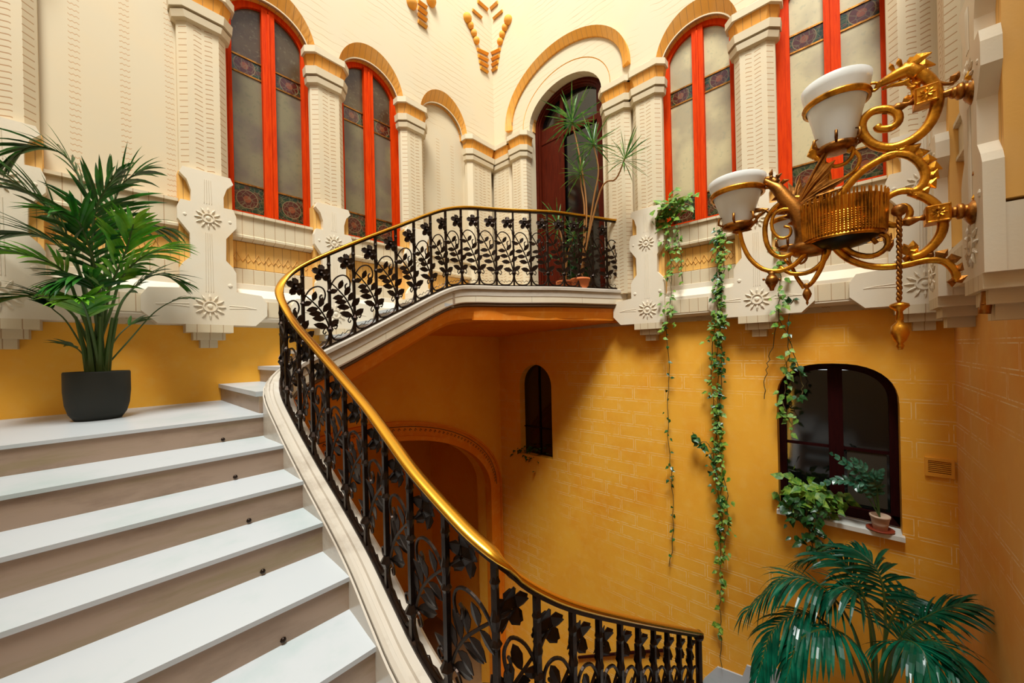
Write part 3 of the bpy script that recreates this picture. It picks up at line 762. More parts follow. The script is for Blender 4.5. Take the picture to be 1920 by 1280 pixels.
for k, s in enumerate(posts):
    q, d, nn = frame(s)
    mb = MB(); a = PP(s, 0); b = PP(s, 1.0)
    r = .0145
    vs = []
    for pt in (a, b):
        for i, j in ((-1, -1), (1, -1), (1, 1), (-1, 1)): vs.append(pt + d * (r * .8 * i) + nn * (r * .8 * j))
    mb.add(vs, [(3, 2, 1, 0), (4, 5, 6, 7), (0, 1, 5, 4), (1, 2, 6, 5), (2, 3, 7, 6), (3, 0, 4, 7)])
    H = b.z - a.z
    for h, rr, hh in ((.17, .034, .03), (.6, .024, .02), (.72, .021, .05), (.9, .020, .03)):
        c = a + V((0, 0, H * h)); mb.lathe([(rr * .5, -hh), (rr, 0), (rr * .5, hh)], c, 8)
    mk('baluster', mb, M_IRON, rl)
    if k == len(posts) - 1: break
    w = posts[k + 1] - s
    # scrolls
    mb = MB()
    arc = catmull([(1.0, .56, 0), (.93, .66, 0), (.72, .72, 0), (.45, .715, 0), (.24, .66, 0), (.16, .585, 0), (.22, .525, 0), (.34, .535, 0), (.37, .585, 0), (.29, .60, 0)], 3)
    mb.tube([PP(s + w * p.x, p.y, .004) for p in arc], .0075, 5)
    ua = catmull([(.02, .17, 0), (.05, .09, 0), (.2, .025, 0), (.5, .008, 0), (.8, .025, 0), (.95, .09, 0), (.98, .17, 0)], 3)
    mb.tube([PP(s + w * p.x, p.y, 0) for p in ua], .010, 5)
    wv = [(.15, .05), (.3, .065), (.42, .045), (.5, .07), (.58, .045), (.7, .065), (.85, .05)]
    mb.tube([PP(s + w * x, h, 0) for x, h in wv], .004, 4)
    for sg, o in ((1, 0.), (-1, 1.)):
        cu = catmull([(.0, .14, 0), (.08, .19, 0), (.2, .205, 0), (.28, .175, 0), (.22, .145, 0), (.16, .165, 0)], 3)
        mb.tube([PP(s + w * (o + sg * p.x), p.y, .006) for p in cu], .006, 5)
    mk('scroll', mb, M_IRON, rl)
    # leafy stem rising against the travel of the stair
    if s + 1.45 * w > TOT: continue
    mb = MB()
    stm = catmull([(.0, .12, 0), (.12, .27, 0), (.36, .43, 0), (.66, .57, 0), (.98, .70, 0), (1.30, .83, 0)], 4)
    pts = [PP(s + w * p.x, p.y, .012) for p in stm]
    mb.tube(pts, [.009, .006], 6)
    LL = .115
    for j, (t, sz) in enumerate([(.12, 1.1), (.25, 1.05), (.37, 1.0), (.49, .95), (.61, .85)]):
        i0 = int(t * (len(stm) - 1)); c = stm[i0]; c2 = stm[i0 + 1]; 
        for sg in (-1, 1):
            q2, d2, n2 = frame(s + w * c.x)
            P0 = PP(s + w * c.x, c.y, .012)
            tang = (PP(s + w * c2.x, c2.y, .012) - P0).normalized()
            perp = tang.cross(n2).normalized() * sg
            dr = (perp * .93 + tang * .45).normalized(); sd = dr.cross(n2).normalized()
            L = LL * sz; tilt = .25 * rnd.uniform(-1, 1)
            f = lambda a, b, th, P0=P0, dr=dr, sd=sd, n2=n2, L=L, tilt=tilt: P0 + dr * (a * L) + sd * (b * L) + n2 * (th + a * L * tilt + abs(b) * L * .25)
            mb.solid_leaf([(a * 1 + .06, b * 1.15) for a, b in LEAF], f, .004)
    lv = mk('leafy_stem', mb, M_IRON, rl)
    mb = MB(); q2, d2, n2 = frame(s + w * 1.33); C = PP(s + w * 1.33, .845, .02)
    for j in range(5):
        a0 = 2 * PI * j / 5 + .3 + rnd.uniform(-.1, .1); dr = V((0, 0, 1)) * math.sin(a0) + d2 * math.cos(a0); sd = dr.cross(n2)
        f = lambda a, b, th, C=C, dr=dr, sd=sd, n2=n2: C + dr * (a * .083) + sd * (b * .083) + n2 * (th + .35 * a * (1 - a) * .072 * 2 - .01 + .3 * abs(b) * .07)
        mb.solid_leaf([(.08, .1), (.4, .33), (.75, .36), (1, .12), (.93, 0), (1, -.12), (.75, -.36), (.4, -.33), (.08, -.1)], f, .004)
    mb.ball(C + n2 * .012, .017, 8)
    mk('flower', mb, M_IRON, rl)
# newel post at the end of the railing
q, d, nn = frame(TOT - .02)
mb = MB().tube([V((q[0], q[1], q[2] - .1)), V((q[0], q[1], q[3] - .02))], .022, 8).ball((q[0], q[1], q[3] - .02), .036, 12)
mk('newel', mb, M_IRON, rl)

# thin dark string line on the wall behind the railing end
pts = [pX(1085, 1232, XB - .03), pX(1170, 1224, XB - .03), pX(1256, 1218, XB - .03)]
o = mk('trim_2', MB().tube(pts, .022, 6), M_MAROON, kind='structure'); tag(o, 'thin dark red rail line low on the ochre wall', 'trim', kind='structure')

# vent
c = pX(1761, 876, XB); loc, rz = on_wall('B', c.y, c.z)
t = thing('wall_vent', loc, 'small ochre louvred vent right of the dark arched window', 'vent', rotz=rz)
mk('frame', MB().ring([(-.09, -.085), (.09, -.085), (.09, .085), (-.09, .085)], [(-.07, -.06), (.07, -.06), (.07, .06), (-.07, .06)], .022, 0, closed=True), M_GRILL, t, world=False)
mk('backing', MB().box(-.075, .075, .001, .004, -.065, .065), M_DARK, t, world=False)
for k in range(7):
    z = -.052 + .0173 * k; mk('slat', MB().add([(-.07, .004, z), (.07, .004, z), (.07, .018, z - .008), (-.07, .018, z - .008), (-.07, .004, z + .004), (.07, .004, z + .004), (.07, .019, z - .004), (-.07, .019, z - .004)], [(0, 1, 2, 3), (7, 6, 5, 4), (0, 4, 5, 1), (2, 6, 7, 3), (1, 5, 6, 2), (0, 3, 7, 4)]), M_GRILL, t, world=False)
# small wall fixing under corbel
p = pX(1376, 650, XB - .03); 

# ------------------------------------------------------------ lantern
XLN = 3.15
def L(x, y, o=0.): return pX(x, y, XLN + o)
ln = thing('wall_lantern', L(1845, 400), 'large gilt bronze dragon wall lantern with three white glass shades', 'wall lantern')
def T(name, pts, r, mat=None, n=8, o=0., sm=3, parent=None, label=None):
    P = [L(*q[:2], (q[2] if len(q) > 2 else 0) + o) for q in pts]
    return mk(name, MB().tube(catmull(P, sm), r, n), mat or M_GILT, parent or ln, smooth=True, label=label)
def shade(cx, cy, r, hgt, o, label, rb=.085, bandz=.70):
    c = L(cx, cy, o); mb = MB()
    mb.lathe([(rb, -hgt), (rb * 1.12, -hgt * .9), (rb + (r - rb) * .45, -hgt * .55), (r * .965, -hgt * .12), (r * 1.01, 0), (r * 1.0, .002), (r * .955, -hgt * .12), (rb + (r - rb) * .42, -hgt * .55), (rb * .95, -hgt * .97)], c, 40, caps=False)
    s = mk('glass_shade', mb, M_OPAL, ln, smooth=True, label=label)
    zb = -hgt * (1 - bandz); rz_ = rb + (r - rb) * .80
    mk('band', MB().lathe([(rz_ - .004, zb - .018), (rz_ + .012, zb - .016), (rz_ + .007, zb - .003), (rz_ + .016, zb + .004), (rz_ + .012, zb + .016), (rz_ + .0, zb + .018)], c, 40, caps=False), M_GILT, s, smooth=True)
    mb = MB().lathe([(rb * .5, -hgt - .03), (rb * 1.15, -hgt - .015), (rb * 1.2, -hgt + .01), (rb * 1.05, -hgt + .012), (rb * .6, -hgt - .0)], c, 24)
    for k in range(6):
        a = 2 * PI * k / 6; d = V((math.cos(a), math.sin(a), 0)); b = c + V((0, 0, -hgt))
        mb.tube([b + d * rb * 1.1, b + d * rb * 1.5 + V((0, 0, .02)), b + d * rb * 1.45 + V((0, 0, .06)), b + d * rb * 1.2 + V((0, 0, .07))], [.006, .009, .009, .003], 5)
    mk('gallery', mb, M_BRZ, s, smooth=True)
    return c
c1 = shade(1566, 160, .172, .40, 0, 'upper white glass shade')
c2 = shade(1381, 340, .182, .33, 0, 'left white glass shade')
c3 = shade(1478, 392, .12, .30, .45, 'rear white glass shade', .06)
def candle(x, y0, y1, o=0.):
    a, b = L(x, y0, o), L(x, y1, o); mk('candle_socket', MB().lathe([(.026, 0), (.03, .02), (.024, .06)], a, 12), M_BRZ, ln, smooth=True)
candle(1393, 412, 380)
# top dragon and neck ring
neck = [(1690, 128), (1718, 134), (1742, 150), (1757, 178), (1753, 210), (1737, 240), (1708, 264), (1672, 277), (1640, 272), (1620, 254), (1616, 230), (1634, 210), (1662, 205), (1682, 212), (1684, 228), (1670, 240), (1650, 242), (1644, 236)]
T('neck_scroll', neck, [.030, .020], n=10)
mb = MB(); g = [(1641, 166), (1650, 158), (1668, 148), (1688, 138), (1706, 132), (1724, 138)]
mb.tube(catmull([L(*q) for q in g], 4), [.006, .018, .026, .034, .038, .028], 10) if False else None
P = catmull([L(*q) for q in g], 4); rr = [.008 + .030 * math.sin(min(1, i / (len(P) - 1) * 1.15) * PI * .55) for i in range(len(P))]
mb.tube(P, rr, 10)
mb.tube(catmull([L(1654, 168), L(1672, 160), L(1692, 156), L(1706, 150)], 3), [.006, .018], 8)          # lower jaw
for s_ in (-.018, .018): mb.ball(L(1694, 128, s_), .012, 8)
mk('dragon_head', mb, M_GILT, ln, smooth=True, label='open-jawed dragon head holding the upper shade')
def leafy(name, specs, mat=M_GILT, parent=None):
    """curled acanthus tongues: (x0,y0,x1,y1,width,offset)"""
    mb = MB()
    for x0, y0, x1, y1, w, o in specs:
        a, b = L(x0, y0, o * .4), L(x1, y1, o); d = b - a; n = V((-1, 0, 0)).cross(d).normalized()
        mid = a.lerp(b, .5) + n * w * .2
        for sg in (0, 1):
            pass
        mb.v += []
        q = [a - n * w * .3, mid - n * w * .55 + V((-.012, 0, 0)), b, mid + n * w * .55 + V((-.012, 0, 0)), a + n * w * .3]
        back = [v + V((.014, 0, 0)) for v in q]; o_ = len(mb.v); mb.v += q + back + [a.lerp(b, .55) + V((-.022, 0, 0))]
        r_ = o_ + 10
        for i in range(4): mb.f.append((o_ + i, o_ + i + 1, r_))
        mb.f.append((o_ + 4, o_, r_)); mb.f.append((o_ + 9, o_ + 8, o_ + 7, o_ + 6, o_ + 5))
        for i in range(5): j = (i + 1) % 5; mb.f.append((o_ + i, o_ + 5 + i, o_ + 5 + j, o_ + j))
    return mk(name, mb, mat, parent or ln)
leafy('dragon_ears', [(1700, 128, 1748, 97, .05, -.03), (1708, 128, 1755, 120, .045, .03), (1700, 122, 1722, 104, .03, 0), (1716, 136, 1752, 140, .03, 0), (1690, 124, 1684, 108, .022, 0), (1676, 132, 1668, 118, .02, 0), (1728, 146, 1762, 152, .03, .01)])
T('dragon_tongue', [(1684, 154), (1704, 158), (1712, 172), (1706, 186), (1694, 190)], [.012, .006])
leafy('dragon_beard', [(1704, 160, 1718, 172, .03, 0), (1706, 178, 1690, 196, .035, 0), (1712, 150, 1724, 168, .03, 0)])
T('shade_hook', [(1624, 162), (1636, 156), (1650, 158), (1640, 170), (1626, 168)], .008)
T('crest_tail', [(1735, 142), (1758, 154), (1780, 157), (1795, 148), (1797, 136)], [.010, .007], M_BRZ)
leafy('crest_leaf', [(1784, 158, 1799, 132, .03, 0)], M_BRZ)
# wall stems with square bosses
def stem_(y0, y1, bx, by, name):
    T(name, [(1838, y0), (1815, (y0 * 2 + y1) / 3), (1790, (y0 + y1) / 2), (1762, y1)], [.030, .018], M_BRZ, 12)
    for x, r in ((1826, .052), (1812, .034), (1800, .042), (1790, .030)):
        t_ = (1838 - x) / 76; c = L(x, y0 + (y1 - y0) * t_); mk('stem_collar', MB().lathe([(r * .6, -.02), (r, -.008), (r, .008), (r * .6, .02)], c, 14, (0, 1, .0)), M_BRZ, ln, smooth=True)
    c = L(bx, by); bs = .047
    b = mk('square_boss', MB().box(c.x - bs, c.x + bs, c.y - bs, c.y + bs, c.z - bs, c.z + bs), M_GILT, ln)
    mb = MB()
    for k in range(8):
        a = PI * k / 4; d = V((0, math.cos(a), math.sin(a))); o_ = c + V((-bs - .002, 0, 0)); mb.tube([o_ + d * .006, o_ + d * .022, o_ + d * .034], [.003, .008, .002], 5)
    mb.ball(c + V((-bs, 0, 0)), .010, 8)
    for sy in (-1, 1): mb.tube([c + V((-bs, sy * bs * .9, -bs * .9)), c + V((-bs, sy * bs * .9, bs * .9))], .005, 4); mb.tube([c + V((-bs, -bs * .9, sy * bs * .9)), c + V((-bs, bs * .9, sy * bs * .9))], .005, 4)
    mk('rosette', mb, M_GILT, b)
    p = c + V((0, bs, 0)); mk('finial', MB().lathe([(.02, 0), (.012, .02), (.024, .05), (.028, .065), (.016, .09), (.008, .1), (.012, .11), (0, .13)], p, 12, (0, 1, -.12)), M_BRZ, ln, smooth=True)
stem_(162, 180, 1735, 183, 'upper_wall_stem')
stem_(392, 400, 1757, 403, 'lower_wall_stem')
# back plates and spine on the wall
mb = MB()
for cy, pts in ((165, 0), (395, 0)):
    c = L(1846, cy); mb.lathe([(.085, -.03), (.09, 0), (.06, .03), (.065, .045), (.03, .07)], c, 20, (0, 1, 0))
mk('backplate', mb, M_BRZ, ln, smooth=True)
leafy('backplate_leaves', [(1838, 160, 1828, 110, .05, 0), (1842, 165, 1850, 105, .05, 0), (1836, 175, 1834, 205, .06, 0), (1830, 150, 1816, 130, .04, 0), (1846, 390, 1836, 345, .05, 0), (1846, 400, 1838, 440, .06, 0), (1850, 395, 1862, 350, .05, 0)], M_GILT)
T('wall_spine', [(1852, 292), (1842, 312), (1836, 330), (1846, 350), (1856, 372), (1860, 400), (1856, 440), (1850, 480), (1852, 520), (1850, 560), (1846, 588)], [.020, .026, .022], M_BRZ, 8)
leafy('spine_leaves', [(1850, 300, 1856, 270, .03, 0), (1840, 330, 1826, 316, .03, 0), (1856, 450, 1840, 470, .035, 0), (1852, 520, 1838, 540, .03, 0), (1850, 560, 1838, 580, .03, 0), (1860, 360, 1876, 330, .03, 0)], M_BRZ)
# main S arms
T('main_arm', [(1700, 268), (1682, 288), (1650, 300), (1615, 322), (1588, 350), (1566, 380)], [.018, .024, .026], n=10)
T('main_arm', [(1640, 306), (1668, 290), (1700, 290), (1724, 304), (1736, 328), (1728, 350), (1708, 362)], [.020, .024], n=10)
leafy('acanthus', [(1696, 292, 1700, 262, .05, 0), (1704, 290, 1728, 268, .05, 0), (1712, 296, 1744, 282, .05, 0), (1722, 306, 1758, 298, .05, 0), (1730, 316, 1768, 316, .05, 0), (1732, 326, 1762, 334, .05, 0), (1730, 340, 1756, 352, .05, 0), (1690, 272, 1674, 290, .05, 0), (1684, 272, 1692, 292, .05, 0), (1722, 350, 1740, 366, .045, 0), (1712, 358, 1720, 374, .04, 0)])
T('lower_scroll', [(1706, 360), (1738, 372), (1760, 392), (1768, 424), (1756, 452), (1730, 476), (1706, 484)], [.022, .024], n=10)
T('lower_scroll', [(1745, 378), (1722, 362), (1692, 358), (1664, 370), (1648, 394), (1654, 414), (1676, 422), (1698, 414), (1706, 398), (1696, 386), (1680, 390)], [.020, .016], n=10)
leafy('acanthus', [(1712, 478, 1694, 456, .05, 0), (1716, 474, 1712, 450, .045, 0), (1708, 482, 1690, 484, .04, 0), (1702, 484, 1724, 462, .04, 0)])
T('long_under_arm', [(1556, 445), (1572, 470), (1600, 490), (1640, 500), (1690, 498), (1735, 488), (1770, 490), (1790, 508), (1794, 528)], [.022, .018], n=10)
T('long_under_arm', [(1570, 452), (1598, 474), (1634, 480), (1660, 466), (1664, 446), (1648, 438), (1636, 446), (1644, 456)], [.018, .012], n=8, o=-.02)
leafy('acanthus', [(1664, 470, 1676, 448, .04, 0), (1662, 456, 1672, 436, .04, 0), (1760, 488, 1778, 466, .05, 0), (1776, 492, 1804, 482, .05, 0), (1788, 504, 1808, 506, .05, 0), (1792, 520, 1804, 530, .05, 0), (1792, 526, 1776, 528, .045, 0), (1740, 486, 1750, 470, .04, 0), (1720, 488, 1716, 476, .03, 0)], M_BRZ)
# basket ring in the middle
c = L(1580, 452); R = .192; H = .235
bs = mk('basket_ring', MB().lathe([(R, 0), (R * 1.03, .008), (R * 1.0, .02), (R * 1.02, H), (R * .97, H), (R * .95, .02), (R * .9, 0)], c, 48, caps=False), M_GILT, ln, smooth=False, label='gilt beaded ring with a fringe of rods')
mb = MB()
for k in range(72):
    a = 2 * PI * k / 72; d = V((math.cos(a), math.sin(a), 0)); mb.tube([c + d * R * 1.02 + V((0, 0, .02)), c + d * R * 1.045 + V((0, 0, H * .5)), c + d * R * (1.04 + .05 * (k % 2)) + V((0, 0, H + .028))], [.0075, .0075, .004], 4)
fr = mk('rod_fringe', mb, M_GILT, bs)
mb = MB()
for k in range(9): mb.lathe([(R * 1.02, .025 + k * .014), (R * 1.035, .031 + k * .014), (R * 1.02, .037 + k * .014)], c, 40, caps=False)
mk('beading', mb, M_GILT, bs)
mk('dark_bowl', MB().lathe([(R * .92, .05), (R * .9, .0), (R * .6, -.03), (R * .2, -.05)], c, 32), Mat('dark_bowl_metal', rgb(22, 18, 12), .35, .6).m, bs, smooth=True)
c = L(1520, 466, .05); mk('dark_bowl', MB().lathe([(.12, .03), (.13, 0), (.09, -.04), (.03, -.05)], c, 24), M_BRZ, ln, smooth=True)
# dragon body and wings (left)
P = catmull([L(*q) for q in [(1432, 338), (1446, 346), (1460, 356), (1474, 374), (1490, 392), (1502, 414), (1506, 440), (1500, 468)]], 4)
n_ = len(P); rr = [.018 + .034 * math.sin(min(1., i / (n_ - 1) * 1.05) * PI * .75) ** 1.2 for i in range(n_)]
mk('dragon_body', MB().tube(P, rr, 12), M_BRZ, ln, smooth=True, label='winged dragon gripping the left shade')
mb = MB(); P = catmull([L(*q) for q in [(1424, 346), (1432, 338), (1444, 336), (1456, 344)]], 3); mb.tube(P, [.010 + .018 * i / (len(P) - 1) for i in range(len(P))], 8)
mb.tube([L(1424, 356), L(1438, 352), L(1450, 350)], [.006, .016], 6); mb.ball(L(1446, 332, -.02), .012, 8)
mk('dragon_head', mb, M_BRZ, ln, smooth=True, label='head of the winged dragon')
leafy('dragon_ears', [(1446, 334, 1448, 316, .022, 0), (1454, 338, 1466, 324, .025, .0), (1462, 346, 1480, 336, .025, 0)], M_BRZ)
leafy('chest_spikes', [(1478, 382, 1452, 392, .03, 0), (1484, 392, 1456, 402, .03, 0), (1490, 402, 1468, 408, .03, 0), (1494, 414, 1476, 420, .03, 0), (1464, 366, 1446, 376, .025, 0)], M_BRZ)
def wing(tips, root, o, label):
    r0 = L(*root, 0); tp = [L(x, y, o * t) for x, y, t in tips]
    mb = MB()
    for a in tp: mb.tube([r0, r0.lerp(a, .5) + V((-.012, 0, .01)), a], [.014, .008, .003], 6)
    fl = mk('wing', mb, M_BRZ, ln, label=label)
    mb = MB(); th = V((.004, 0, 0))
    for a, b in zip(tp, tp[1:]):
        seg = 5; base = len(mb.v)
        rows = []
        for i in range(seg + 1):
            t = i / seg; sag = 1 - .28 * math.sin(PI * t)
            e = r0.lerp(a.lerp(b, t), sag); m_ = r0.lerp(e, .55) + V((-.015 * math.sin(PI * t), 0, 0)); rows.append((m_, e))
        for sgn in (1, -1):
            o_ = len(mb.v); mb.v.append(r0 + th * sgn)
            for m_, e in rows: mb.v += [m_ + th * sgn, e + th * sgn]
            for i in range(seg):
                p0 = o_ + 1 + i * 2; mb.f += [(o_, p0, p0 + 2), (p0, p0 + 1, p0 + 3, p0 + 2)]
        for i in range(seg):
            p0 = base + 1 + i * 2 + 1; p1 = p0 + 1 + 2 * (seg + 1); mb.f.append((p0, p0 + 2, p1 + 2, p1))
    mk('wing_membrane', mb, M_BRZ, fl)
wing([(1572, 242, -1.), (1566, 300, -1.1), (1590, 330, -.8), (1580, 352, -.6), (1560, 378, -.3)], (1492, 388), .04, 'raised bat-like wing')
wing([(1560, 378, -.3), (1552, 372, 0), (1548, 396, .1), (1556, 412, .2), (1530, 420, .2)], (1490, 390), .15, 'folded lower wing')
wing([(1500, 330, 1.), (1526, 350, 1.), (1478, 342, 1.)], (1486, 384), .15, 'far wing')
# holder arms of the upper shade
T('shade_holder', [(1532, 292), (1545, 306), (1566, 312), (1588, 304), (1600, 286), (1596, 270)], .012)
T('shade_holder', [(1600, 280), (1612, 296), (1604, 318), (1580, 336), (1560, 352), (1552, 380)], [.010, .014])
T('shade_holder', [(1530, 268), (1524, 288), (1536, 300), (1552, 318), (1556, 350)], [.008, .014])
leafy('flame_leaf', [(1534, 300, 1526, 262, .05, 0), (1528, 296, 1518, 280, .04, .02), (1590, 286, 1604, 268, .03, 0)])
# left swirls
T('swirl', [(1512, 372), (1484, 372), (1454, 388), (1436, 416), (1436, 450), (1448, 474), (1468, 482), (1490, 470), (1500, 446)], [.018, .014])
T('swirl', [(1452, 462), (1462, 444), (1482, 430), (1478, 410), (1462, 404), (1446, 412), (1444, 426), (1456, 434), (1464, 428)], [.012, .008], o=-.03) if False else T('swirl', [(1500, 420), (1492, 398), (1470, 392), (1450, 404), (1448, 430), (1462, 446), (1480, 442), (1482, 428), (1470, 424)], [.014, .008], o=-.03)
T('cradle_arm', [(1386, 428), (1392, 456), (1406, 484), (1430, 504), (1460, 508), (1490, 496), (1512, 470), (1520, 440), (1508, 414)], [.014, .022, .018], n=10)
T('cradle_arm', [(1362, 412), (1372, 430), (1390, 434), (1408, 424), (1424, 404), (1440, 392), (1420, 396), (1398, 396)], .009, M_BRZ)
T('cradle_arm', [(1400, 404), (1430, 392), (1448, 402), (1460, 388), (1490, 376)], .010, M_BRZ)
T('cradle_ring', [(1356, 402), (1372, 396), (1398, 394), (1424, 392), (1430, 398), (1412, 408), (1384, 412), (1362, 410), (1356, 402)], .008, M_BRZ)
leafy('cradle_leaf', [(1392, 432, 1372, 436, .03, 0), (1392, 432, 1410, 430, .03, 0), (1388, 428, 1396, 412, .03, 0)], M_BRZ)
T('under_scroll', [(1462, 500), (1482, 512), (1510, 512), (1536, 498), (1552, 474), (1556, 448)], [.012, .018])
T('under_scroll', [(1548, 470), (1540, 500), (1524, 528), (1510, 540)], [.018, .012])
T('under_scroll', [(1470, 486), (1484, 500), (1494, 520), (1508, 540)], [.010, .014], o=.08)
T('under_scroll', [(1486, 500), (1480, 484), (1490, 470), (1506, 470), (1512, 484), (1502, 494), (1494, 486)], .008, M_BRZ)
mk('ball_pendant', MB().ball(L(1447, 526), .040, 14).lathe([(.012, -.07), (.016, -.05), (.026, -.036), (.03, .03), (.018, .045), (.026, .06)], L(1447, 526), 12).ball(L(1432, 524), .010, 6).ball(L(1462, 524), .010, 6), M_BRZ, ln, smooth=True)
mk('drop_pendant', MB().lathe([(0.001, -.115), (.008, -.10), (.006, -.085), (.020, -.06), (.026, -.04), (.018, -.015), (.01, 0), (.022, .015), (.02, .03)], L(1513, 540), 12), M_BRZ, ln, smooth=True)
# hanging rod
a, b = L(1686, 398, -.06), L(1686, 566, -.06)
mb = MB(); m = 60
for ph in (0, PI):
    mb.tube([a.lerp(b, i / m) + V((math.cos(i * .9 + ph), math.sin(i * .9 + ph), 0)) * .006 for i in range(m + 1)], .0085, 5)
mk('twisted_rod', mb, M_BRZ, ln, smooth=True)
mk('rod_cap', MB().ball(L(1686, 394, -.06), .036, 10), M_BRZ, ln, smooth=True)
mk('rod_finial', MB().lathe([(.012, 0), (.040, -.012), (.044, -.026), (.026, -.042), (.014, -.055), (.018, -.10), (.014, -.115), (.036, -.14), (.042, -.18), (.026, -.225), (.012, -.24), (.018, -.255), (.010, -.275)], b, 14), M_GILT, ln, smooth=True)
leafy('rod_tip', [(1685, 632, 1672, 632, .02, -.06), (1685, 632, 1698, 632, .02, -.06), (1685, 626, 1685, 656, .02, -.06), (1685, 612, 1678, 622, .02, -.06)], M_BRZ)

P = catmull([pY(1922, 158, -.712), pY(1905, 190, -.712), pY(1894, 222, -.712), pY(1896, 240, -.712), pY(1884, 250, -.712)], 5)
o = mk('loose_wire', MB().tube(P, .0025, 5), M_TPALE); tag(o, 'thin pale wire hanging loose at the right edge beside the lantern', 'wire')

# ------------------------------------------------------------ plants
def frond(parent, pts, ll, lw, mat, n=16, t0=.3, droop=.6, name='frond', r=(.012, .003), spread=.9, upv=(0, 0, 1), label=None, curl=.25):
    C = catmull(pts, 6); mb = MB().tube(C, list(r), 5); m = len(C) - 1
    st_ = mk(name, mb, M_STEM, parent, label=label); lb = MB()
    for i in range(n + 1):
        t = t0 + (1 - t0) * i / n; x = t * m; i0 = min(int(x), m - 1); p = C[i0].lerp(C[i0 + 1], x - i0)
        tg = (C[min(i0 + 2, m)] - C[max(i0 - 1, 0)]).normalized()
        side = tg.cross(V(upv))
        if side.length < .2: side = tg.cross(V((FW.x, FW.y, 0)))
        side.normalize(); nn = side.cross(tg).normalized()
        tt = i / n; L_ = ll * (.55 + .9 * math.sin(PI * min(1, tt * .8 + .18)) * .6) * rnd.uniform(.9, 1.1); ang = spread * (1 - .65 * tt)
        for sg in (-1, 1):
            if i == n and sg == 1: continue
            d = tg * math.cos(ang) + side * sg * math.sin(ang) + nn * rnd.uniform(-.05, .3)
            lb.blade(p, d, nn, L_, lw * rnd.uniform(.85, 1.1), droop * rnd.uniform(.6, 1.3), curl, 5)
    mk('leaflets', lb, mat, st_)
def K(pl, pts, o=None):
    return [pl(*q) for q in pts]
yP = 4.25
def kp(x, y, dy=0.): return pY(x, y, yP + dy)
pb = pZ(185, 785, zl); pb.z = zl; yP = pb.y
pt = thing('potted_palm', pb, 'tall kentia palm in a charcoal pot on the stair landing', 'potted plant')
mk('pot', MB().lathe([(.10, 0), (.125, .0), (.155, .05), (.172, .12), (.180, .22), (.180, .36), (.176, .372), (.165, .372), (.162, .34), (.01, .335)], pb, 48), M_POT, pt, smooth=True)
mk('soil', MB().lathe([(.162, 0), (.162, .012), (.01, .02)], pb + V((0, 0, .33)), 32), M_SOIL, pt)
FR = [([(178, 700), (160, 560), (135, 470), (85, 385), (0, 322)], -.1, M_PALM, .36, .9), ([(182, 700), (186, 540), (170, 400), (130, 300), (66, 275), (20, 300)], .12, M_PALM, .30, .8),
      ([(186, 700), (196, 520), (204, 420), (226, 350), (262, 322)], -.05, M_PALM, .34, .9), ([(188, 700), (204, 540), (212, 440), (248, 420), (310, 428)], .10, M_PALM, .32, 1.0),
      ([(190, 700), (208, 580), (228, 520), (270, 480), (320, 462)], -.18, M_PALMY, .32, .9), ([(192, 700), (216, 600), (240, 550), (290, 515), (340, 528)], .05, M_PALM, .28, .7),
      ([(176, 700), (150, 580), (120, 510), (60, 480), (-8, 466)], -.2, M_PALMY, .32, .8), ([(174, 700), (150, 610), (120, 575), (70, 555), (10, 560)], .08, M_PALM, .26, .5),
      ([(180, 700), (164, 560), (130, 480), (70, 440), (-10, 440)], .2, M_PALM, .34, .6), ([(184, 700), (180, 600), (176, 540), (150, 520), (110, 530)], -.3, M_PALM, .28, .9),
      ([(186, 700), (190, 600), (206, 540), (236, 470), (250, 420)], -.28, M_PALMY, .30, .9), ([(184, 700), (178, 560), (172, 470), (180, 390), (214, 330)], -.25, M_PALM, .32, .9),
      ([(186, 700), (184, 580), (178, 500), (150, 420), (120, 400)], -.3, M_PALM, .3, .9), ([(180, 700), (172, 620), (156, 570), (140, 560)], -.32, M_PALMY, .26, .8)]
for pts, dy, m_, ll, dr in FR:
    n_ = len(pts); P = [kp(x, y, dy * i / (n_ - 1)) for i, (x, y) in enumerate(pts)]
    P[0] = pb + V((rnd.uniform(-.06, .06), rnd.uniform(-.06, .06), .34))
    frond(pt, P, ll * .95, .037, m_, 15, .48, dr * .9, r=(.013, .004), spread=.8)
for pts in ([(196, 700), (240, 640), (290, 585), (330, 562), (352, 560)], [(190, 700), (214, 640), (240, 612), (262, 600)], [(176, 700), (152, 660), (134, 648)], [(172, 700), (130, 610), (100, 580), (80, 562)]):
    n_ = len(pts); P = [kp(x, y, .06 * i) for i, (x, y) in enumerate(pts)]; P[0] = pb + V((0, 0, .34)); frond(pt, P, .17, .03, M_PALM, 5, .7, .5, r=(.007, .003), spread=.5)
for k in range(9):
    a = 2 * PI * k / 9; p0 = pb + V((math.cos(a) * .05, math.sin(a) * .05, .34)); mk('sheath', MB().tube([p0, p0 + V((math.cos(a) * .02, math.sin(a) * .02, .2)), p0 + V((math.cos(a) * .06, math.sin(a) * .06, .45))], [.02, .014, .008], 6), M_STEM, pt)

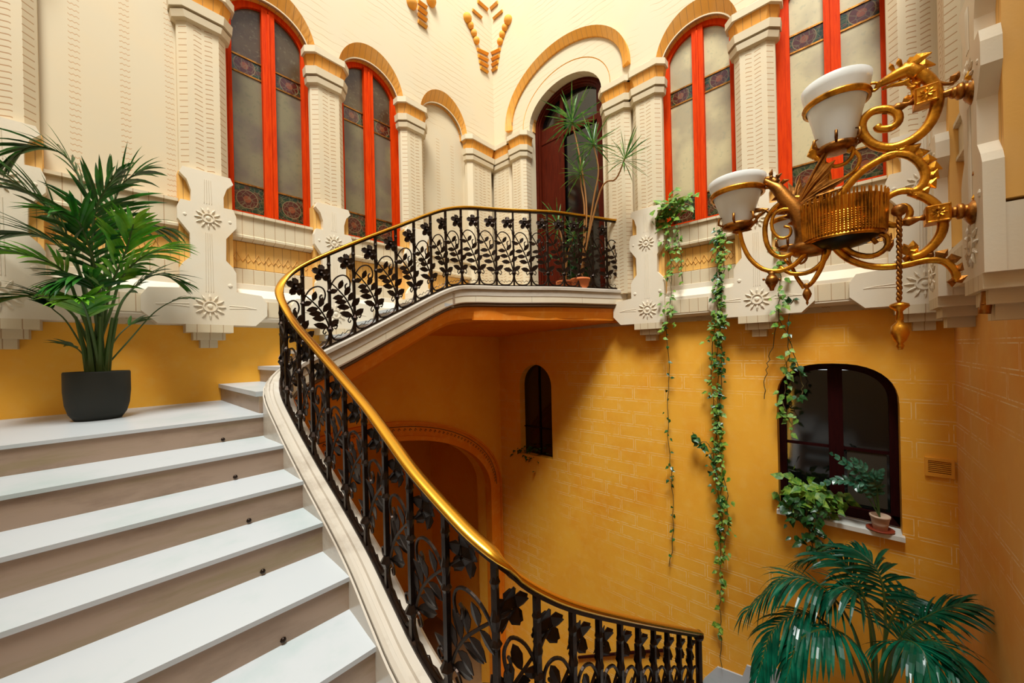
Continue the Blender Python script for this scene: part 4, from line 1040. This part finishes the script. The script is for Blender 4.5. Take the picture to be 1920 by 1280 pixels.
# palm at the bottom right
xq = 4.05
def bp(x, y, dx=0.): return pX(x, y, xq + dx)
b0 = bp(1640, 1330); 
ptb = thing('areca_palm', V((b0.x, b0.y, b0.z - .4)), 'glossy blue-green palm at the bottom right below the dark window', 'potted plant')
mk('pot', MB().lathe([(.17, -.45), (.22, -.3), (.25, -.1), (.26, -.08), (.24, -.08), (.01, -.12)], b0 + V((0, 0, -.0)), 28), M_TERRA, ptb, smooth=True)
G = [([(1640, 1330), (1600, 1180), (1540, 1100), (1470, 1085), (1395, 1150)], -.3, .42, 1.3), ([(1640, 1330), (1630, 1160), (1600, 1080), (1560, 1040), (1500, 1050)], .2, .38, .9),
     ([(1645, 1330), (1660, 1180), (1650, 1080), (1610, 1035), (1570, 1020)], .35, .34, .8), ([(1650, 1330), (1680, 1220), (1700, 1180), (1750, 1150), (1800, 1130)], .1, .36, .9),
     ([(1650, 1330), (1690, 1240), (1740, 1200), (1790, 1230), (1812, 1290)], -.3, .38, 1.3), ([(1635, 1330), (1580, 1200), (1510, 1150), (1450, 1180), (1420, 1270)], -.5, .42, 1.4),
     ([(1640, 1330), (1610, 1220), (1560, 1180), (1500, 1200), (1470, 1290)], -.6, .40, 1.4), ([(1650, 1330), (1670, 1230), (1690, 1200), (1730, 1220), (1750, 1300)], -.5, .36, 1.3),
     ([(1645, 1330), (1640, 1200), (1620, 1130), (1580, 1100), (1530, 1130)], -.2, .38, 1.2), ([(1650, 1330), (1660, 1200), (1690, 1130), (1720, 1120), (1740, 1150)], .4, .30, .9)]
for pts, dx, ll, dr in G:
    n_ = len(pts); frond(ptb, [bp(x, y, dx * i / (n_ - 1)) for i, (x, y) in enumerate(pts)], ll * .85, .030, M_PALMB, 26, .36, dr * 1.2, r=(.013, .003), spread=1.1)

# dracaenas and pots on the balcony
xd = 4.55
def dp(x, y, dx=0.): return pX(x, y, xd + dx)
def spiky(name, base, heads, label, mat, cat='potted plant', leafn=34, LL=.40, pot=True):
    t = thing(name, base, label, cat)
    if pot:
        mk('pot', MB().lathe([(.085, 0), (.11, .1), (.13, .2), (.14, .2), (.14, .235), (.12, .235), (.115, .2), (.01, .2)], base, 24), M_TERRA, t, smooth=True)
    for pts, sc in heads:
        P = catmull(pts, 5); cane = mk('cane', MB().tube(P, [.013, .009], 6), M_BARK, t)
        lb = MB(); c = P[-1]; ax = (P[-1] - P[-3]).normalized()
        for k in range(leafn):
            f = k / leafn; a = k * 2.4; pol = .15 + 1.9 * f ** .8
            s1 = ax.orthogonal().normalized(); s2 = ax.cross(s1)
            d = ax * math.cos(pol) + (s1 * math.cos(a) + s2 * math.sin(a)) * math.sin(pol)
            lb.blade(c - ax * .05 * f, d, ax if pol > .4 else s1, LL * sc * rnd.uniform(.8, 1.1), .020 * sc, rnd.uniform(.1, .7), .4, 5)
        mk('leaf_crown', lb, mat, cane)
    return t
pz = lambda x, y: V((dp(x, y).x, dp(x, y).y, .78))
B1 = pz(1088, 520)
spiky('potted_dracaena', B1, [([B1 + V((0, 0, .2)), dp(1100, 400), dp(1088, 300), dp(1072, 226)], 1.25), ([B1 + V((.03, 0, .2)), dp(1112, 380), dp(1122, 320), dp(1112, 268)], 1.05), ([B1 + V((0, .03, .2)), dp(1125, 360), dp(1155, 335), dp(1172, 296)], .95), ([B1 + V((0, -.03, .2)), dp(1096, 400), dp(1090, 350), dp(1088, 322)], .9)], 'tall spiky dracaena with several crowns in front of the balcony door', M_DRAC)
B2 = pz(1060, 522)
spiky('potted_dracaena', B2, [([B2 + V((0, 0, .2)), dp(1058, 470), dp(1052, 440), dp(1046, 420)], 1.0), ([B2 + V((0, 0, .2)), dp(1064, 480), dp(1072, 455), dp(1076, 440)], .8)], 'low bushy dracaena behind the iron railing by the door', M_DRAC, leafn=26)
B3 = V((4.75, 3.0, .78))
t = thing('potted_bush', B3, 'dark leafy bush behind the railing at the right of the door', 'potted plant')
mk('pot', MB().lathe([(.10, 0), (.13, .2), (.14, .22), (.12, .22), (.01, .2)], B3, 20), M_TERRA, t, smooth=True)
lb = MB()
for k in range(150):
    p_ = B3 + V((rnd.gauss(0, .10), rnd.gauss(0, .10), .3 + rnd.random() * .62)); lb.blade(p_, V((rnd.gauss(0, 1), rnd.gauss(0, 1), rnd.gauss(0, .6))), V((0, 0, 1)), .12, .05, .5, .3, 3)
sm = mk('stem', MB().tube([B3 + V((0, 0, .2)), B3 + V((.01, 0, .85))], [.012, .005], 6), M_STEM, t); mk('foliage', lb, M_POTHD, sm)

# trailing vines from the right-hand sills
HEART = lambda t: (1.0 if t < .35 else 1 - (t - .35) / .65) if t > .02 else .5
def vine(label, base, strands, bush=None, mat=M_POTHOS, group='trailing vines'):
    t = thing('trailing_vine', base, label, 'hanging plant', group)
    for si, (pts, dens, sz, rw_) in enumerate(strands):
        P = catmull(pts, 6); P = [p + V((rnd.uniform(-.012, .012), rnd.uniform(-.015, .015), 0)) for p in P]
        sm = mk('vine_stem', MB().tube(P, .0045, 5), M_ROOT, t); lb = MB(); m = len(P) - 1
        Ltot = sum((P[i + 1] - P[i]).length for i in range(m)); n_ = int(Ltot * dens)
        for k in range(n_):
            x = rnd.random() * m; i0 = min(int(x), m - 1); p_ = P[i0].lerp(P[i0 + 1], x - i0)
            off = V((-abs(rnd.gauss(0, rw_)) * .6, rnd.gauss(0, rw_), rnd.gauss(0, rw_)))
            s_ = sz * rnd.uniform(.6, 1.25); d = V((rnd.uniform(-.6, .1), rnd.uniform(-1, 1), rnd.uniform(-.9, .25)))
            lb.blade(p_ + off, d, V((-.8, rnd.uniform(-.3, .3), .6)), s_, s_ * .72, .4, .15, 3, HEART)
            if k % 3 == 0: lb.tube([p_, p_ + off], .0022, 3)
        mk('leaves', lb, mat if si % 2 == 0 else M_POTHD, sm)
    if bush:
        c, r, n_, sz = bush; lb = MB()
        for k in range(n_):
            p_ = c + V((rnd.gauss(0, r[0]), rnd.gauss(0, r[1]), rnd.gauss(0, r[2]))); s_ = sz * rnd.uniform(.7, 1.3)
            lb.blade(p_, V((rnd.uniform(-.8, .2), rnd.uniform(-1, 1), rnd.uniform(-.6, .5))), V((-.7, rnd.uniform(-.4, .4), .7)), s_, s_ * .75, .4, .15, 3, HEART)
        mk('foliage', lb, mat, t)
    return t
def vp(x, y, o=.25): return pX(x, y, XB - o)
c = vp(1252, 402, .12)
vine('trailing vine with a bushy top on the window sill, left of three', c, [([vp(1245, 400, .12), vp(1252, 440, .16), vp(1256, 490, .2), vp(1258, 560, .22), vp(1248, 620, .2)], 46, .075, .05), ([vp(1250, 610, .2), vp(1254, 700, .1), vp(1252, 800, .08), vp(1260, 900, .07), vp(1262, 980, .07), vp(1256, 1062, .07)], 11, .05, .02), ([vp(1268, 410, .12), vp(1275, 470, .18), vp(1280, 530, .2)], 26, .06, .03)], (c + V((0, -.02, .06)), (.07, .11, .09), 110, .11))
c = vp(1352, 440, .2)
vine('longest trailing vine, reaching down the ochre wall in the middle of three', c, [([vp(1352, 425, .12), vp(1352, 480, .2), vp(1350, 560, .22), vp(1348, 610, .2), vp(1346, 680, .1), vp(1346, 760, .08), vp(1350, 860, .08), vp(1352, 960, .08), vp(1350, 1090, .08)], 58, .065, .03), ([vp(1348, 430, .12), vp(1346, 520, .2), vp(1352, 620, .2), vp(1352, 720, .09), vp(1340, 860, .09), vp(1356, 1000, .09)], 44, .06, .03),
      ([vp(1356, 440, .14), vp(1356, 520, .22), vp(1342, 600, .2), vp(1334, 700, .1), vp(1342, 800, .08), vp(1360, 900, .08), vp(1365, 980, .08), vp(1355, 1050, .08)], 26, .06, .04), ([vp(1346, 860, .08), vp(1326, 830, .1), vp(1310, 828, .1), vp(1300, 810, .1)], 30, .09, .03), ([vp(1352, 1080, .08), vp(1350, 1150, .08), vp(1352, 1250, .08)], 9, .07, .02)], None, M_POTHOS)
c = vp(1462, 540, .25)
vine('trailing vine ending in front of the dark window, right of three', c, [([vp(1468, 400, .12), vp(1462, 460, .18), vp(1462, 530, .24), vp(1460, 590, .22), vp(1478, 640, .16), vp(1474, 700, .1), vp(1470, 760, .1), vp(1484, 796, .1)], 34, .075, .04), ([vp(1486, 560, .2), vp(1478, 620, .16), vp(1500, 700, .1), vp(1504, 740, .1), vp(1484, 764, .1)], 14, .07, .02), ([vp(1460, 600, .2), vp(1446, 660, .1), vp(1436, 700, .1), vp(1434, 748, .1)], 3, .03, .01)], None)
# plants on the lower window sill
c = pX(1490, 925, XB + .02); c.z = -1.855
t = thing('potted_pothos', c, 'bushy green pothos at the left of the lower window sill, trailing down the wall', 'potted plant')
mk('pot', MB().lathe([(.05, 0), (.065, .1), (.07, .12), (.06, .12), (.01, .11)], c, 18), M_TPALE, t, smooth=True)
lb = MB()
for k in range(170):
    p_ = c + V((rnd.gauss(-.03, .06), rnd.gauss(-.15, .12), .20 + rnd.gauss(0, .08))); s_ = .11 * rnd.uniform(.7, 1.3)
    lb.blade(p_, V((rnd.uniform(-.8, .2), rnd.uniform(-1, 1), rnd.uniform(-.6, .6))), V((-.7, rnd.uniform(-.4, .4), .7)), s_, s_ * .75, .4, .15, 3, HEART)
mk('foliage', lb, M_POTHOS, t)
lb = MB(); P = catmull([c + V((-.05, -.05, .1)), vp(1510, 950, .12), vp(1515, 985, .12), vp(1525, 1030, .12)], 6)
for k in range(130):
    p_ = P[rnd.randrange(len(P))] + V((rnd.gauss(-.02, .03), rnd.gauss(0, .09), rnd.gauss(0, .05))); s_ = .09 * rnd.uniform(.6, 1.2)
    lb.blade(p_, V((rnd.uniform(-.7, .1), rnd.uniform(-1, 1), rnd.uniform(-1, .1))), V((-.8, 0, .6)), s_, s_ * .6, .5, .15, 3, HEART)
sm = mk('trailing_stem', MB().tube(P, .005, 5), M_ROOT, t); mk('trailing_leaves', lb, M_POTHD, sm)
c = pX(1650, 972, XB - .0); c.z = -1.855
sa = mk('plant_saucer', MB().lathe([(.08, 0), (.10, .012), (.105, .022), (.095, .022), (.09, .014), (.01, .012)], c, 28), M_SAUC, smooth=True); tag(sa, 'red-brown saucer under the small pot on the lower window sill', 'saucer')
c2_ = c + V((0, 0, .014))
t = thing('potted_zz_plant', c2_, 'small grey-green plant in a pale pot at the right of the lower window sill', 'potted plant')
t.name = 'potted_succulent'; MTX['potted_succulent'] = Matrix.Translation(c2_)
mk('pot', MB().lathe([(.052, 0), (.062, .06), (.072, .12), (.078, .12), (.078, .14), (.068, .14), (.062, .12), (.01, .118)], c2_, 24), M_TPALE, t, smooth=True)
for pts in ([(1640, 945), (1630, 910), (1600, 880), (1562, 852)], [(1645, 945), (1640, 915), (1625, 885), (1600, 862)], [(1652, 945), (1645, 920), (1640, 900), (1655, 885)], [(1640, 945), (1615, 915), (1585, 900), (1545, 905)], [(1648, 945), (1635, 925), (1618, 905), (1608, 915)]):
    P = [pX(x, y, XB - .02 - .03 * i) for i, (x, y) in enumerate(pts)]; P[0] = c2_ + V((0, 0, .12))
    frond(t, P, .075, .045, M_ZZ, 7, .3, .3, name='leaf_stalk', r=(.006, .003), spread=1.2, upv=(-.6, 0, .8))
c = pX(977, 838, XB + .1); c.z = -1.9
t = thing('small_clay_pot', c, 'tiny clay pot with a dark plant in the slot window', 'pot')
t.name = 'clay_pot'; MTX['clay_pot'] = Matrix.Translation(c)
mk('pot', MB().lathe([(.04, 0), (.06, .12), (.065, .13), (.05, .13), (.01, .12)], c, 18), M_TPALE, t, smooth=True)
lb = MB()
for k in range(40):
    p_ = c + V((rnd.gauss(-.05, .04), rnd.gauss(-.22, .16), .05 + rnd.gauss(0, .09))); lb.blade(p_, V((-1, rnd.uniform(-1, 1), rnd.uniform(-.6, .6))), V((0, 0, 1)), .1, .06, .4, .2, 3, HEART)
mk('foliage', lb, M_POTHD, t)

# ------------------------------------------------------------ light: daylight falling through the open skylight
w = bpy.data.worlds.new('sky'); bpy.context.scene.world = w; w.use_nodes = True
bg = w.node_tree.nodes['Background']; bg.inputs[0].default_value = (.86, .94, 1.0, 1); bg.inputs[1].default_value = .95
def area(name, loc, rot, sx, sy, e, col):
    l = bpy.data.lights.new(name, 'AREA'); l.shape = 'RECTANGLE'; l.size = sx; l.size_y = sy; l.energy = e; l.color = col
    o = bpy.data.objects.new(name, l); COL.objects.link(o); o.location = loc; o.rotation_euler = rot; return o
def aim(a, b): return (V(b) - V(a)).to_track_quat('-Z', 'Y').to_euler()
a = (-3.0, -1.7, 17.5); area('skylight', a, aim(a, (2.6, 2.6, 0)), 5.5, 5.5, 5900, (.96, 1.0, .97))

cam = bpy.data.cameras.new('camera'); co = bpy.data.objects.new('camera', cam); COL.objects.link(co)
cam.sensor_width = 36; cam.lens = F_PX / 1920 * 36; cam.shift_x = 0; cam.shift_y = (CY - 640) / 1920
cam.clip_start = .02; cam.clip_end = 100
co.matrix_world = Matrix(((RT.x, UP.x, -FW.x, 0), (RT.y, UP.y, -FW.y, 0), (RT.z, UP.z, -FW.z, 0), (0, 0, 0, 1)))
sc = bpy.context.scene; sc.camera = co
sc.view_settings.view_transform = 'Standard'; sc.view_settings.look = 'None'; sc.view_settings.gamma = 1.0
sc.view_settings.exposure = 0.0; sc.view_settings.use_curve_mapping = False
